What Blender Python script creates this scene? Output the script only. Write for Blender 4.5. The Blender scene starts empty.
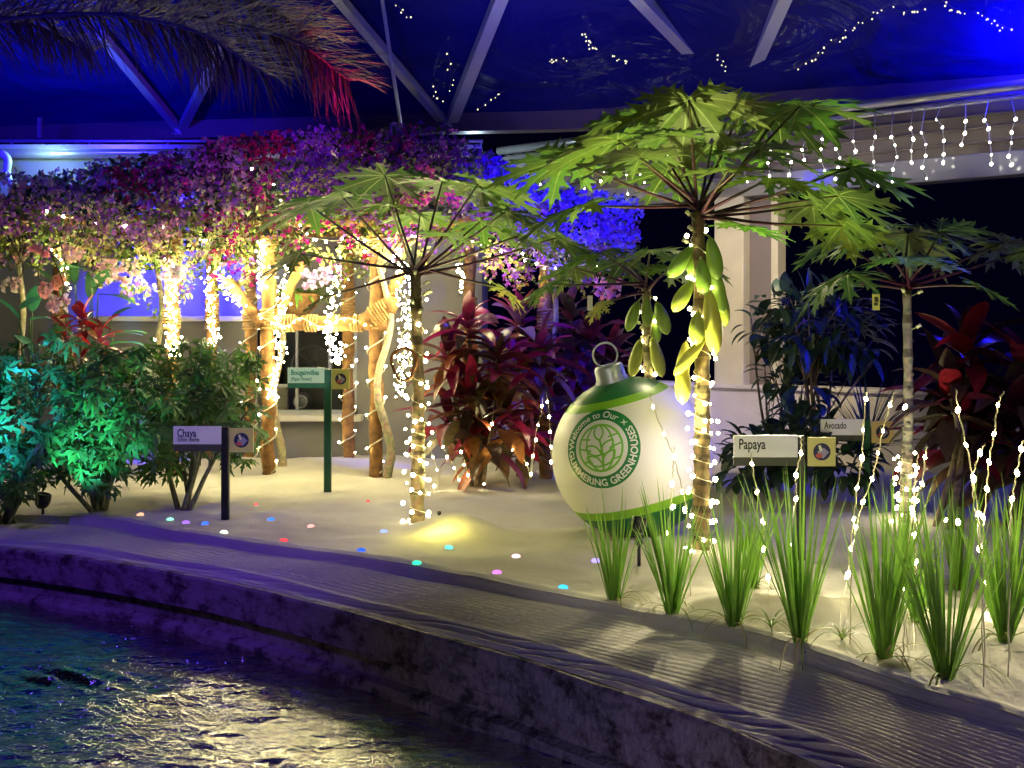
import bpy, bmesh, math, random
from mathutils import Vector, Matrix, Quaternion, noise

R = random.Random(11)
V = Vector
SC = bpy.context.scene
COL = SC.collection
F = 1100.0          # focal length in pixels of the 1024x768 frame
H = 1.2             # eye height over the sand
HOR = 330.0         # row of the horizon


def P(px, py, Y):
    """the point seen at pixel px,py when it stands Y metres away"""
    return V(((px - 512.0) * Y / F, Y, H + (HOR - py) * Y / F))


def G(px, py, z=0.0):
    """the point of the ground (height z) seen at pixel px,py"""
    Y = F * (H - z) / (py - HOR)
    return V(((px - 512.0) * Y / F, Y, z))


def U(a, b):
    return R.uniform(a, b)


def rdir():
    while True:
        v = V((U(-1, 1), U(-1, 1), U(-1, 1)))
        if 0.05 < v.length < 1:
            return v.normalized()


def perp(d, ref=None):
    ref = ref or V((0, 0, 1))
    s = d.cross(ref)
    if s.length < 1e-4:
        s = d.cross(V((1, 0.3, 0)))
    return s.normalized()


def lerp(a, b, t):
    return a + (b - a) * t


def interp(pts, x):
    """piecewise smooth y(x) through sorted (x, y)"""
    if x <= pts[0][0]:
        (x0, y0), (x1, y1) = pts[0], pts[1]
        return y0 + (y1 - y0) / (x1 - x0) * (x - x0)
    if x >= pts[-1][0]:
        (x0, y0), (x1, y1) = pts[-2], pts[-1]
        return y1 + (y1 - y0) / (x1 - x0) * (x - x1)
    for i in range(len(pts) - 1):
        if pts[i][0] <= x <= pts[i + 1][0]:
            x0, y0 = pts[i]
            x1, y1 = pts[i + 1]
            m0 = (y1 - pts[i - 1][1]) / (x1 - pts[i - 1][0]) if i > 0 else (y1 - y0) / (x1 - x0)
            m1 = (pts[i + 2][1] - y0) / (pts[i + 2][0] - x0) if i + 2 < len(pts) else (y1 - y0) / (x1 - x0)
            h = x1 - x0
            t = (x - x0) / h
            return ((2 * t**3 - 3 * t**2 + 1) * y0 + (t**3 - 2 * t**2 + t) * h * m0
                    + (-2 * t**3 + 3 * t**2) * y1 + (t**3 - t**2) * h * m1)


def smooth_path(pts, n):
    """n+1 points of a Catmull-Rom curve through pts"""
    pts = [V(p) for p in pts]
    if len(pts) == 2:
        return [pts[0].lerp(pts[1], i / n) for i in range(n + 1)]
    ext = [pts[0] * 2 - pts[1]] + pts + [pts[-1] * 2 - pts[-2]]
    out = []
    m = len(pts) - 1
    for i in range(n + 1):
        u = i / n * m
        k = min(int(u), m - 1)
        t = u - k
        a, b, c, d = ext[k:k + 4]
        out.append(0.5 * ((2 * b) + (c - a) * t + (2 * a - 5 * b + 4 * c - d) * t * t + (3 * b - a - 3 * c + d) * t**3))
    return out


# ------------------------------------------------------------------ mesh builder
class MB:
    def __init__(s):
        s.v, s.f, s.c, s.sm, s.mi = [], [], [], [], []
        s.m = 0

    def face(s, idx, col=(1, 1, 1), smooth=True):
        s.f.append(idx)
        s.c.append(col)
        s.sm.append(smooth)
        s.mi.append(s.m)

    def poly(s, pts, col=(1, 1, 1), smooth=False):
        b = len(s.v)
        s.v += [V(p) for p in pts]
        s.face(tuple(range(b, b + len(pts))), col, smooth)

    def rows(s, rows, col=(1, 1, 1), closed=False, smooth=True):
        """skin a list of equal-length rows of points"""
        b = len(s.v)
        n = len(rows[0])
        for r in rows:
            s.v += [V(p) for p in r]
        for i in range(len(rows) - 1):
            for j in range(n if closed else n - 1):
                k = (j + 1) % n
                c = col(i, j) if callable(col) else col
                s.face((b + i * n + j, b + i * n + k, b + (i + 1) * n + k, b + (i + 1) * n + j), c, smooth)

    def tube(s, path, rad, n=8, col=(1, 1, 1), caps=True, bump=0.0):
        path = [V(p) for p in path]
        if not hasattr(rad, '__len__'):
            rad = [rad] * len(path)
        elif len(rad) == 2 and len(path) != 2:
            rad = [lerp(rad[0], rad[1], i / (len(path) - 1)) for i in range(len(path))]
        t0 = (path[1] - path[0]).normalized()
        u = perp(t0, V((0, 1, 0.01)))
        rows = []
        for i, p in enumerate(path):
            a = path[max(i - 1, 0)]
            b = path[min(i + 1, len(path) - 1)]
            t = (b - a)
            t = t.normalized() if t.length > 1e-9 else t0
            u = u - t * u.dot(t)
            u = u.normalized() if u.length > 1e-6 else perp(t)
            w = t.cross(u)
            ring = []
            for k in range(n):
                ang = 2 * math.pi * k / n
                r = rad[i] * (1 + (U(-bump, bump) if bump else 0))
                ring.append(p + (u * math.cos(ang) + w * math.sin(ang)) * r)
            rows.append(ring)
        b0 = len(s.v)
        s.rows(rows, col, closed=True)
        if caps:
            c0 = col(0, 0) if callable(col) else col
            s.face(tuple(b0 + k for k in range(n))[::-1], c0, False)
            e = b0 + (len(path) - 1) * n
            c1 = col(len(path) - 2, 0) if callable(col) else col
            s.face(tuple(e + k for k in range(n)), c1, False)

    def box(s, c, size, rotz=0.0, col=(1, 1, 1), bev=0.0):
        c = V(c)
        x, y, z = [q / 2 for q in size]
        rot = Matrix.Rotation(rotz, 3, 'Z')
        if bev <= 0:
            pts = [V((sx * x, sy * y, sz * z)) for sz in (-1, 1) for sx, sy in ((-1, -1), (1, -1), (1, 1), (-1, 1))]
            b = len(s.v)
            s.v += [c + rot @ p for p in pts]
            for q in ((0, 3, 2, 1), (4, 5, 6, 7), (0, 1, 5, 4), (1, 2, 6, 5), (2, 3, 7, 6), (3, 0, 4, 7)):
                s.face(tuple(b + k for k in q), col, False)
            return
        # bevelled box: eight-sided rings
        bv = min(bev, x, y, z)
        rows = []
        for zz, ins in ((-z, bv), (-z + bv, 0), (z - bv, 0), (z, bv)):
            X, Y2 = x - ins, y - ins
            ring = [(-X + bv, -Y2), (X - bv, -Y2), (X, -Y2 + bv), (X, Y2 - bv), (X - bv, Y2), (-X + bv, Y2), (-X, Y2 - bv), (-X, -Y2 + bv)]
            rows.append([c + rot @ V((a, b2, zz)) for a, b2 in ring])
        b = len(s.v)
        s.rows(rows, col, closed=True, smooth=False)
        s.face(tuple(b + k for k in range(8))[::-1], col, False)
        s.face(tuple(b + 24 + k for k in range(8)), col, False)

    def bar(s, a, b, w, h, col=(1, 1, 1), up=None):
        """a square bar from a to b"""
        a, b = V(a), V(b)
        d = (b - a).normalized()
        x = perp(d, up)
        y = d.cross(x)
        rows = []
        for p in (a, b):
            rows.append([p + x * sx * w / 2 + y * sy * h / 2 for sx, sy in ((-1, -1), (1, -1), (1, 1), (-1, 1))])
        i = len(s.v)
        s.rows(rows, col, closed=True, smooth=False)
        s.face((i + 3, i + 2, i + 1, i), col, False)
        s.face((i + 4, i + 5, i + 6, i + 7), col, False)

    def lathe(s, prof, c, axis=V((0, 0, 1)), n=24, col=(1, 1, 1)):
        """prof: (radius, height along axis)"""
        axis = V(axis).normalized()
        u = perp(axis, V((0, 1, 0.02)))
        w = axis.cross(u)
        c = V(c)
        rows = [[c + axis * h + (u * math.cos(2 * math.pi * k / n) + w * math.sin(2 * math.pi * k / n)) * r for k in range(n)] for r, h in prof]
        s.rows(rows, col, closed=True)

    def build(s, name, mat, parent=None, origin=None, loc0=None):
        me = bpy.data.meshes.new(name)
        o = V(origin) if origin is not None else V((0, 0, 0))
        if parent is not None:
            o = V(root_loc(parent))
        me.from_pydata([tuple(p - o) for p in s.v], [], s.f)
        mats = mat if isinstance(mat, (list, tuple)) else [mat]
        for m in mats:
            me.materials.append(m)
        at = me.attributes.new('Col', 'FLOAT_COLOR', 'FACE')
        flat = []
        for c in s.c:
            flat += [c[0], c[1], c[2], 1.0]
        at.data.foreach_set('color', flat)
        me.polygons.foreach_set('use_smooth', s.sm)
        me.polygons.foreach_set('material_index', s.mi)
        me.update()
        ob = bpy.data.objects.new(name, me)
        COL.objects.link(ob)
        if parent is not None:
            ob.parent = parent
        else:
            ob.location = o
        return ob


def root_loc(o):
    while o.parent is not None:
        o = o.parent
    return o.location


def thing(name, label, cat, loc=(0, 0, 0), group=None):
    o = bpy.data.objects.new(name, None)
    o.empty_display_size = 0.1
    COL.objects.link(o)
    o.location = loc
    o['label'] = label
    o['category'] = cat
    if group:
        o['group'] = group
    return o


def tag(o, label, cat, group=None, kind=None):
    o['label'] = label
    o['category'] = cat
    if group:
        o['group'] = group
    if kind:
        o['kind'] = kind
    return o


def struct(o, label, cat):
    o['kind'] = 'structure'
    o['label'] = label
    o['category'] = cat
    return o


# ------------------------------------------------------------------ materials
def nodes_of(name):
    m = bpy.data.materials.new(name)
    m.use_nodes = True
    nt = m.node_tree
    nt.nodes.clear()
    out = nt.nodes.new('ShaderNodeOutputMaterial')
    return m, nt, out


def L(nt, a, b):
    nt.links.new(a, b)


def nd(nt, t, **kw):
    n = nt.nodes.new(t)
    for k, v in kw.items():
        if k in n.inputs:
            n.inputs[k].default_value = v
        else:
            setattr(n, k, v)
    return n


def mat_plain(name, col=None, rough=0.5, metal=0.0, spec=0.5, noise_amt=0.0, nscale=20.0, bump=0.0, bscale=60.0, emit=None, estr=0.0):
    """principled; colour from the face attribute when col is None"""
    m, nt, out = nodes_of(name)
    b = nd(nt, 'ShaderNodeBsdfPrincipled', Roughness=rough, Metallic=metal)
    b.inputs['Specular IOR Level'].default_value = spec
    if col is None:
        a = nd(nt, 'ShaderNodeAttribute', attribute_name='Col')
        src = a.outputs['Color']
    else:
        rgb = nd(nt, 'ShaderNodeRGB')
        rgb.outputs[0].default_value = (*col, 1)
        src = rgb.outputs[0]
    tc = nd(nt, 'ShaderNodeTexCoord')
    if noise_amt > 0:
        nz = nd(nt, 'ShaderNodeTexNoise', Scale=nscale, Detail=5.0)
        L(nt, tc.outputs['Object'], nz.inputs['Vector'])
        mr = nd(nt, 'ShaderNodeMapRange')
        mr.inputs['From Min'].default_value = 0.3
        mr.inputs['From Max'].default_value = 0.7
        mr.inputs['To Min'].default_value = 1 - noise_amt
        mr.inputs['To Max'].default_value = 1 + noise_amt * 0.5
        L(nt, nz.outputs['Fac'], mr.inputs['Value'])
        mx = nd(nt, 'ShaderNodeVectorMath', operation='SCALE')
        L(nt, src, mx.inputs[0])
        L(nt, mr.outputs[0], mx.inputs['Scale'])
        src = mx.outputs[0]
    L(nt, src, b.inputs['Base Color'])
    if bump > 0:
        nb = nd(nt, 'ShaderNodeTexNoise', Scale=bscale, Detail=6.0)
        L(nt, tc.outputs['Object'], nb.inputs['Vector'])
        bp = nd(nt, 'ShaderNodeBump', Strength=bump, Distance=0.01)
        L(nt, nb.outputs['Fac'], bp.inputs['Height'])
        L(nt, bp.outputs[0], b.inputs['Normal'])
    if emit:
        b.inputs['Emission Color'].default_value = (*emit, 1)
        b.inputs['Emission Strength'].default_value = estr
    L(nt, b.outputs[0], out.inputs[0])
    return m


def mat_leaf(name, rough=0.42, trans=0.3, spec=0.4, nz_amt=0.25):
    m, nt, out = nodes_of(name)
    a = nd(nt, 'ShaderNodeAttribute', attribute_name='Col')
    tc = nd(nt, 'ShaderNodeTexCoord')
    nz = nd(nt, 'ShaderNodeTexNoise', Scale=25.0, Detail=3.0)
    L(nt, tc.outputs['Object'], nz.inputs['Vector'])
    mr = nd(nt, 'ShaderNodeMapRange')
    mr.inputs['From Min'].default_value = 0.3
    mr.inputs['From Max'].default_value = 0.7
    mr.inputs['To Min'].default_value = 1 - nz_amt
    mr.inputs['To Max'].default_value = 1 + nz_amt * 0.6
    L(nt, nz.outputs['Fac'], mr.inputs['Value'])
    mx = nd(nt, 'ShaderNodeVectorMath', operation='SCALE')
    L(nt, a.outputs['Color'], mx.inputs[0])
    L(nt, mr.outputs[0], mx.inputs['Scale'])
    b = nd(nt, 'ShaderNodeBsdfPrincipled', Roughness=rough)
    b.inputs['Specular IOR Level'].default_value = spec
    L(nt, mx.outputs[0], b.inputs['Base Color'])
    t = nd(nt, 'ShaderNodeBsdfTranslucent')
    L(nt, mx.outputs[0], t.inputs['Color'])
    mix = nd(nt, 'ShaderNodeMixShader')
    mix.inputs[0].default_value = trans
    L(nt, b.outputs[0], mix.inputs[1])
    L(nt, t.outputs[0], mix.inputs[2])
    L(nt, mix.outputs[0], out.inputs[0])
    return m


def mat_emit(name, col, strength):
    m, nt, out = nodes_of(name)
    e = nd(nt, 'ShaderNodeEmission', Strength=strength)
    e.inputs['Color'].default_value = (*col, 1)
    L(nt, e.outputs[0], out.inputs[0])
    return m


def mat_sand():
    m, nt, out = nodes_of('white_sand')
    tc = nd(nt, 'ShaderNodeTexCoord')
    n1 = nd(nt, 'ShaderNodeTexNoise', Scale=1.6, Detail=6.0)
    n2 = nd(nt, 'ShaderNodeTexNoise', Scale=320.0, Detail=2.0)
    n3 = nd(nt, 'ShaderNodeTexNoise', Scale=26.0, Detail=5.0)
    for n in (n1, n2, n3):
        L(nt, tc.outputs['Object'], n.inputs['Vector'])
    cr = nd(nt, 'ShaderNodeValToRGB')
    cr.color_ramp.elements[0].color = (0.50, 0.47, 0.40, 1)
    cr.color_ramp.elements[0].position = 0.3
    cr.color_ramp.elements[1].color = (0.66, 0.63, 0.55, 1)
    cr.color_ramp.elements[1].position = 0.7
    L(nt, n1.outputs['Fac'], cr.inputs[0])
    # sparse dark crumbs
    vo = nd(nt, 'ShaderNodeTexVoronoi', Scale=9.0)
    L(nt, tc.outputs['Object'], vo.inputs['Vector'])
    lt = nd(nt, 'ShaderNodeMath', operation='LESS_THAN')
    lt.inputs[1].default_value = 0.06
    L(nt, vo.outputs['Distance'], lt.inputs[0])
    sp = nd(nt, 'ShaderNodeSeparateColor')
    L(nt, vo.outputs['Color'], sp.inputs[0])
    gt = nd(nt, 'ShaderNodeMath', operation='GREATER_THAN')
    gt.inputs[1].default_value = 0.86
    L(nt, sp.outputs[0], gt.inputs[0])
    mu = nd(nt, 'ShaderNodeMath', operation='MULTIPLY')
    L(nt, lt.outputs[0], mu.inputs[0])
    L(nt, gt.outputs[0], mu.inputs[1])
    mx = nd(nt, 'ShaderNodeMix', data_type='RGBA')
    L(nt, mu.outputs[0], mx.inputs[0])
    L(nt, cr.outputs[0], mx.inputs[6])
    mx.inputs[7].default_value = (0.08, 0.06, 0.04, 1)
    b = nd(nt, 'ShaderNodeBsdfPrincipled', Roughness=0.9)
    b.inputs['Specular IOR Level'].default_value = 0.15
    L(nt, mx.outputs[2], b.inputs['Base Color'])
    ad = nd(nt, 'ShaderNodeMath', operation='ADD')
    L(nt, n2.outputs['Fac'], ad.inputs[0])
    L(nt, n3.outputs['Fac'], ad.inputs[1])
    bp = nd(nt, 'ShaderNodeBump', Strength=0.6, Distance=0.012)
    L(nt, ad.outputs[0], bp.inputs['Height'])
    L(nt, bp.outputs[0], b.inputs['Normal'])
    L(nt, b.outputs[0], out.inputs[0])
    return m


def mat_concrete():
    m, nt, out = nodes_of('weathered_concrete')
    tc = nd(nt, 'ShaderNodeTexCoord')
    mp = nd(nt, 'ShaderNodeMapping')
    mp.inputs['Scale'].default_value = (6, 6, 9)
    L(nt, tc.outputs['Object'], mp.inputs['Vector'])
    n1 = nd(nt, 'ShaderNodeTexNoise', Scale=1.3, Detail=9.0, Roughness=0.7)
    L(nt, mp.outputs[0], n1.inputs['Vector'])
    cr = nd(nt, 'ShaderNodeValToRGB')
    e = cr.color_ramp.elements
    e[0].position, e[0].color = 0.38, (0.07, 0.055, 0.05, 1)
    e[1].position, e[1].color = 0.52, (0.32, 0.28, 0.25, 1)
    x = e.new(0.75)
    x.color = (0.42, 0.37, 0.33, 1)
    L(nt, n1.outputs['Fac'], cr.inputs[0])
    b = nd(nt, 'ShaderNodeBsdfPrincipled', Roughness=0.85)
    b.inputs['Specular IOR Level'].default_value = 0.2
    L(nt, cr.outputs[0], b.inputs['Base Color'])
    n2 = nd(nt, 'ShaderNodeTexNoise', Scale=40.0, Detail=8.0)
    L(nt, tc.outputs['Object'], n2.inputs['Vector'])
    bp = nd(nt, 'ShaderNodeBump', Strength=0.6, Distance=0.01)
    L(nt, n2.outputs['Fac'], bp.inputs['Height'])
    L(nt, bp.outputs[0], b.inputs['Normal'])
    L(nt, b.outputs[0], out.inputs[0])
    return m


def mat_water():
    m, nt, out = nodes_of('rippled_water')
    tc = nd(nt, 'ShaderNodeTexCoord')
    mp = nd(nt, 'ShaderNodeMapping')
    mp.inputs['Scale'].default_value = (1.0, 2.0, 1.0)
    L(nt, tc.outputs['Object'], mp.inputs['Vector'])
    n1 = nd(nt, 'ShaderNodeTexNoise', Scale=6.0, Detail=4.0, Roughness=0.55, Distortion=0.6)
    n2 = nd(nt, 'ShaderNodeTexNoise', Scale=28.0, Detail=3.0, Roughness=0.5, Distortion=0.4)
    for n in (n1, n2):
        L(nt, mp.outputs[0], n.inputs['Vector'])
    b1 = nd(nt, 'ShaderNodeBump', Strength=1.0, Distance=0.02)
    L(nt, n1.outputs['Fac'], b1.inputs['Height'])
    b2 = nd(nt, 'ShaderNodeBump', Strength=1.0, Distance=0.008)
    L(nt, n2.outputs['Fac'], b2.inputs['Height'])
    L(nt, b1.outputs[0], b2.inputs['Normal'])
    b = nd(nt, 'ShaderNodeBsdfPrincipled', Roughness=0.035, IOR=1.6)
    b.inputs['Base Color'].default_value = (0.003, 0.006, 0.010, 1)
    b.inputs['Specular IOR Level'].default_value = 1.0
    L(nt, b2.outputs[0], b.inputs['Normal'])
    g = nd(nt, 'ShaderNodeBsdfGlossy', Roughness=0.03)
    g.inputs['Color'].default_value = (0.9, 0.9, 0.85, 1)
    L(nt, b2.outputs[0], g.inputs['Normal'])
    mix = nd(nt, 'ShaderNodeMixShader')
    mix.inputs[0].default_value = 0.7
    L(nt, b.outputs[0], mix.inputs[1])
    L(nt, g.outputs[0], mix.inputs[2])
    L(nt, mix.outputs[0], out.inputs[0])
    return m


def mat_roof():
    m, nt, out = nodes_of('roof_film')
    tc = nd(nt, 'ShaderNodeTexCoord')
    n1 = nd(nt, 'ShaderNodeTexNoise', Scale=0.9, Detail=4.0, Distortion=1.2)
    L(nt, tc.outputs['Object'], n1.inputs['Vector'])
    b = nd(nt, 'ShaderNodeBsdfPrincipled', Roughness=0.12)
    b.inputs['Base Color'].default_value = (0.012, 0.012, 0.17, 1)
    b.inputs['Specular IOR Level'].default_value = 0.07
    bp = nd(nt, 'ShaderNodeBump', Strength=0.5, Distance=0.25)
    L(nt, n1.outputs['Fac'], bp.inputs['Height'])
    L(nt, bp.outputs[0], b.inputs['Normal'])
    L(nt, b.outputs[0], out.inputs[0])
    return m


def mat_ball(R0, dirs):
    """white ball with green bands around its tilted axis (object z)"""
    m, nt, out = nodes_of('ornament_paint')
    tc = nd(nt, 'ShaderNodeTexCoord')
    sp = nd(nt, 'ShaderNodeSeparateXYZ')
    L(nt, tc.outputs['Object'], sp.inputs[0])
    dv = nd(nt, 'ShaderNodeMath', operation='MULTIPLY_ADD')
    dv.inputs[1].default_value = 0.5 / R0
    dv.inputs[2].default_value = 0.5
    L(nt, sp.outputs['Z'], dv.inputs[0])
    cr = nd(nt, 'ShaderNodeValToRGB')
    cr.color_ramp.interpolation = 'CONSTANT'
    dark, light, white = (0.015, 0.16, 0.035, 1), (0.22, 0.50, 0.02, 1), (0.80, 0.78, 0.74, 1)
    e = cr.color_ramp.elements
    e[0].position, e[0].color = 0.0, dark
    e[1].position, e[1].color = dirs[0], light
    for p, c in ((dirs[1], white), (dirs[2], light), (dirs[3], dark)):
        k = e.new(p)
        k.color = c
    L(nt, dv.outputs[0], cr.inputs[0])
    b = nd(nt, 'ShaderNodeBsdfPrincipled', Roughness=0.35)
    L(nt, cr.outputs[0], b.inputs['Base Color'])
    L(nt, b.outputs[0], out.inputs[0])
    return m


M = {}
M['sand'] = mat_sand()
M['concrete'] = mat_concrete()
M['water'] = mat_water()
M['roof'] = mat_roof()
M['leaf'] = mat_leaf('foliage_leaf')
M['papaya_leaf'] = mat_leaf('papaya_leaf', 0.5, 0.38, 0.3, 0.2)
M['ti_leaf'] = mat_leaf('ti_leaf', 0.33, 0.25, 0.5, 0.3)
M['bract'] = mat_leaf('papery_bract', 0.7, 0.45, 0.1, 0.15)
M['blade'] = mat_leaf('rice_blade', 0.45, 0.35, 0.3, 0.15)
M['bark'] = mat_plain('pale_bark', None, 0.85, noise_amt=0.45, nscale=30, bump=0.6, bscale=50)
M['petiole'] = mat_plain('petiole', None, 0.45, noise_amt=0.2, nscale=15)
M['fruit'] = mat_plain('papaya_skin', None, 0.42, noise_amt=0.18, nscale=9, bump=0.1, bscale=25)
M['log'] = mat_plain('brown_log', (0.26, 0.125, 0.035), 0.8, noise_amt=0.6, nscale=14, bump=0.8, bscale=30)
M['rope'] = mat_plain('jute_rope', (0.45, 0.27, 0.10), 0.9, noise_amt=0.4, nscale=60, bump=0.8, bscale=120)
M['wall'] = mat_plain('painted_wall', (0.20, 0.19, 0.175), 0.8, noise_amt=0.12, nscale=3, bump=0.08, bscale=90)
M['wall_light'] = mat_plain('cream_paint', (0.62, 0.58, 0.50), 0.6, noise_amt=0.10, nscale=4)
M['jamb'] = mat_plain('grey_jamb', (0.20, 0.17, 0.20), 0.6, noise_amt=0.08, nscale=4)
M['fascia'] = mat_plain('taupe_fascia', (0.20, 0.16, 0.12), 0.45, noise_amt=0.10, nscale=4)
M['gutter'] = mat_plain('brushed_gutter', (0.62, 0.60, 0.55), 0.28, metal=0.75, noise_amt=0.1, nscale=6)
M['white_gloss'] = mat_plain('white_gloss_strip', (0.36, 0.35, 0.35), 0.12, noise_amt=0.05, nscale=5)
M['steel'] = mat_plain('lilac_grey_steel', (0.42, 0.40, 0.46), 0.4, noise_amt=0.1, nscale=5)
M['beam'] = mat_plain('ring_beam_steel', (0.12, 0.08, 0.10), 0.5, noise_amt=0.15, nscale=4)
M['frame'] = mat_plain('window_frame', (0.36, 0.37, 0.40), 0.4, noise_amt=0.06, nscale=8)
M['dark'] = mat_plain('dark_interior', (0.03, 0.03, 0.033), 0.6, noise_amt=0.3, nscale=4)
M['machine'] = mat_plain('machine_metal', (0.10, 0.10, 0.11), 0.4, metal=0.4, noise_amt=0.2, nscale=12)
M['grille'] = mat_plain('grey_grille', (0.30, 0.28, 0.24), 0.6, noise_amt=0.2, nscale=30)
M['post_green'] = mat_plain('green_post', (0.010, 0.085, 0.035), 0.35, noise_amt=0.1, nscale=10)
M['plate_white'] = mat_plain('sign_plate', (0.78, 0.78, 0.72), 0.45, noise_amt=0.03, nscale=6)
M['plate_dark'] = mat_plain('sign_footer', (0.045, 0.05, 0.03), 0.5, noise_amt=0.1, nscale=6)
M['plate_yellow'] = mat_plain('sign_yellow', (0.62, 0.58, 0.16), 0.45, noise_amt=0.04, nscale=6)
M['plate_tan'] = mat_plain('sign_tan', (0.62, 0.46, 0.20), 0.45, noise_amt=0.04, nscale=6)
M['ink_dark'] = mat_plain('dark_ink', (0.02, 0.03, 0.02), 0.6, noise_amt=0.05)
M['ink_navy'] = mat_plain('navy_ink', (0.01, 0.012, 0.07), 0.5, noise_amt=0.05)
M['ink_teal'] = mat_plain('teal_ink', (0.02, 0.20, 0.17), 0.6, noise_amt=0.05)
M['attr'] = mat_plain('printed_colour', None, 0.5, noise_amt=0.04, nscale=12)
M['black'] = mat_plain('black_plastic', (0.012, 0.012, 0.014), 0.3, noise_amt=0.1, nscale=20)
M['silver'] = mat_plain('silver_cap', (0.42, 0.45, 0.50), 0.4, metal=0.5, noise_amt=0.08, nscale=20)
M['logo_green'] = mat_plain('badge_green', (0.012, 0.20, 0.055), 0.4, noise_amt=0.04)
M['logo_lime'] = mat_plain('badge_lime', (0.20, 0.52, 0.05), 0.4, noise_amt=0.04)
M['logo_white'] = mat_plain('badge_white', (0.80, 0.80, 0.74), 0.4, noise_amt=0.03)
M['wire'] = mat_plain('clear_wire', (0.50, 0.45, 0.30), 0.4, noise_amt=0.05)
M['wire_dark'] = mat_plain('twisted_wire', (0.10, 0.085, 0.06), 0.4, noise_amt=0.1)
M['basket'] = mat_plain('coir_basket', (0.22, 0.11, 0.035), 0.9, noise_amt=0.5, nscale=60, bump=1.0, bscale=80)
WARM = (1.0, 0.89, 0.46)
M['bulb'] = mat_emit('warm_bulb', WARM, 75.0)
M['bulb_trunk'] = mat_emit('trunk_bulb', WARM, 36.0)
M['bulb_stake'] = mat_emit('stake_bulb', WARM, 46.0)
M['bulb_cool'] = mat_emit('cool_white_bulb', (1.0, 0.95, 0.78), 14.0)
M['bulb_tiny'] = mat_emit('faint_bulb', (1.0, 0.92, 0.6), 1.3)

# ------------------------------------------------------------------ bulbs, shared mesh
def bulb_mesh(name, r, mat, stretch=1.25):
    bm = bmesh.new()
    bmesh.ops.create_icosphere(bm, subdivisions=2, radius=r)
    for v in bm.verts:
        v.co.z *= stretch
    me = bpy.data.meshes.new(name)
    bm.to_mesh(me)
    bm.free()
    for p in me.polygons:
        p.use_smooth = True
    me.materials.append(mat)
    return me


BULB = bulb_mesh('bulb', 0.0088, M['bulb'])
BULB_FRONT = bulb_mesh('bulb_drop', 0.0082, M['bulb_stake'], 1.7)
BULB_TRUNK = bulb_mesh('bulb_round', 0.0120, M['bulb_trunk'], 1.05)
BULB_COOL = bulb_mesh('bulb_cool', 0.0115, M['bulb_cool'], 1.4)
BULB_TINY = bulb_mesh('bulb_tiny', 0.007, M['bulb_tiny'])


def put_bulbs(root, pts, mesh=None, most=100):
    me = mesh or BULB
    o = V(root.location)
    for i, p in enumerate(pts[:most]):
        b = bpy.data.objects.new('bulb', me)
        COL.objects.link(b)
        b.parent = root
        b.location = V(p) - o
        b.rotation_euler = (U(-0.6, 0.6), U(-0.6, 0.6), 0)
        b.scale = [U(0.62, 1.18)] * 3


def light_string(label, path, bulbs, group='fairy light strings', mesh=None, wire_r=0.0025, wire=True, mat='wire', name='fairy_light_string', cat='string lights'):
    root = thing(name, label, cat, tuple(path[-1]), group)
    if wire:
        mb = MB()
        mb.tube(path, wire_r, 5)
        mb.build('wire', M[mat], root)
    put_bulbs(root, bulbs, mesh)
    return root


# ------------------------------------------------------------------ ground
Bpx = [(-260, 503), (-120, 508), (0, 515), (100, 519), (180, 532), (256, 543), (330, 553), (400, 565), (470, 577), (512, 586), (600, 602), (640, 611),
       (700, 622), (768, 637), (850, 664), (930, 690), (1024, 717), (1120, 752), (1250, 810)]
Epx = [(-260, 530), (-120, 537), (0, 548), (100, 561), (200, 578), (256, 590), (330, 608), (400, 627), (450, 641), (512, 658), (600, 687), (717, 727), (768, 748), (850, 785), (960, 840), (1100, 925)]
ZB, ZS, ZE = 0.0, -0.045, -0.06
Bw = [(G(x, y, ZB).x, G(x, y, ZB).y) for x, y in Bpx]
Ew = [(G(x, y, ZE).x, G(x, y, ZE).y) for x, y in Epx]


def BY(x):
    return interp(Bw, x)


def EY(x):
    return interp(Ew, x)


MOUNDS = []  # (x, y, radius, height)
for (px, py, r, h) in ((458, 532, 0.32, 0.11), (700, 548, 0.4, 0.05), (905, 525, 0.4, 0.05), (330, 470, 0.9, 0.06), (120, 500, 0.7, 0.06), (480, 480, 0.6, 0.05),
                       (580, 560, 0.5, 0.03), (760, 600, 0.45, 0.03), (870, 620, 0.4, 0.03), (980, 640, 0.4, 0.04), (230, 470, 0.8, 0.05)):
    g = G(px, py)
    MOUNDS.append((g.x, g.y, r, h))


def bed_z(x, y):
    z = 0.028 * noise.noise(V((x * 0.9, y * 1.3, 0.3))) + 0.030 * noise.noise(V((x * 2.3 + 5, y * 3.6, 1.7))) + 0.009 * noise.noise(V((x * 9, y * 11, 4.0)))
    for mx, my, r, h in MOUNDS:
        d2 = ((x - mx) ** 2 + (y - my) ** 2) / (r * r)
        if d2 < 6:
            z += h * math.exp(-d2 * 1.6)
    b = BY(x)
    k = max(0.0, min(1.0, (y - b) / 0.45))
    z *= 0.25 + 0.75 * k
    # low lip along the bed's front
    z += 0.012 * math.exp(-((y - b - 0.06) / 0.05) ** 2)
    return z


def gz(px, py):
    """ground point of the bed under pixel px,py, on the sand surface"""
    p = G(px, py)
    for _ in range(6):
        z = bed_z(p.x, p.y) if p.y > BY(p.x) else -0.045
        p = G(px, py, z)
    return p


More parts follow.
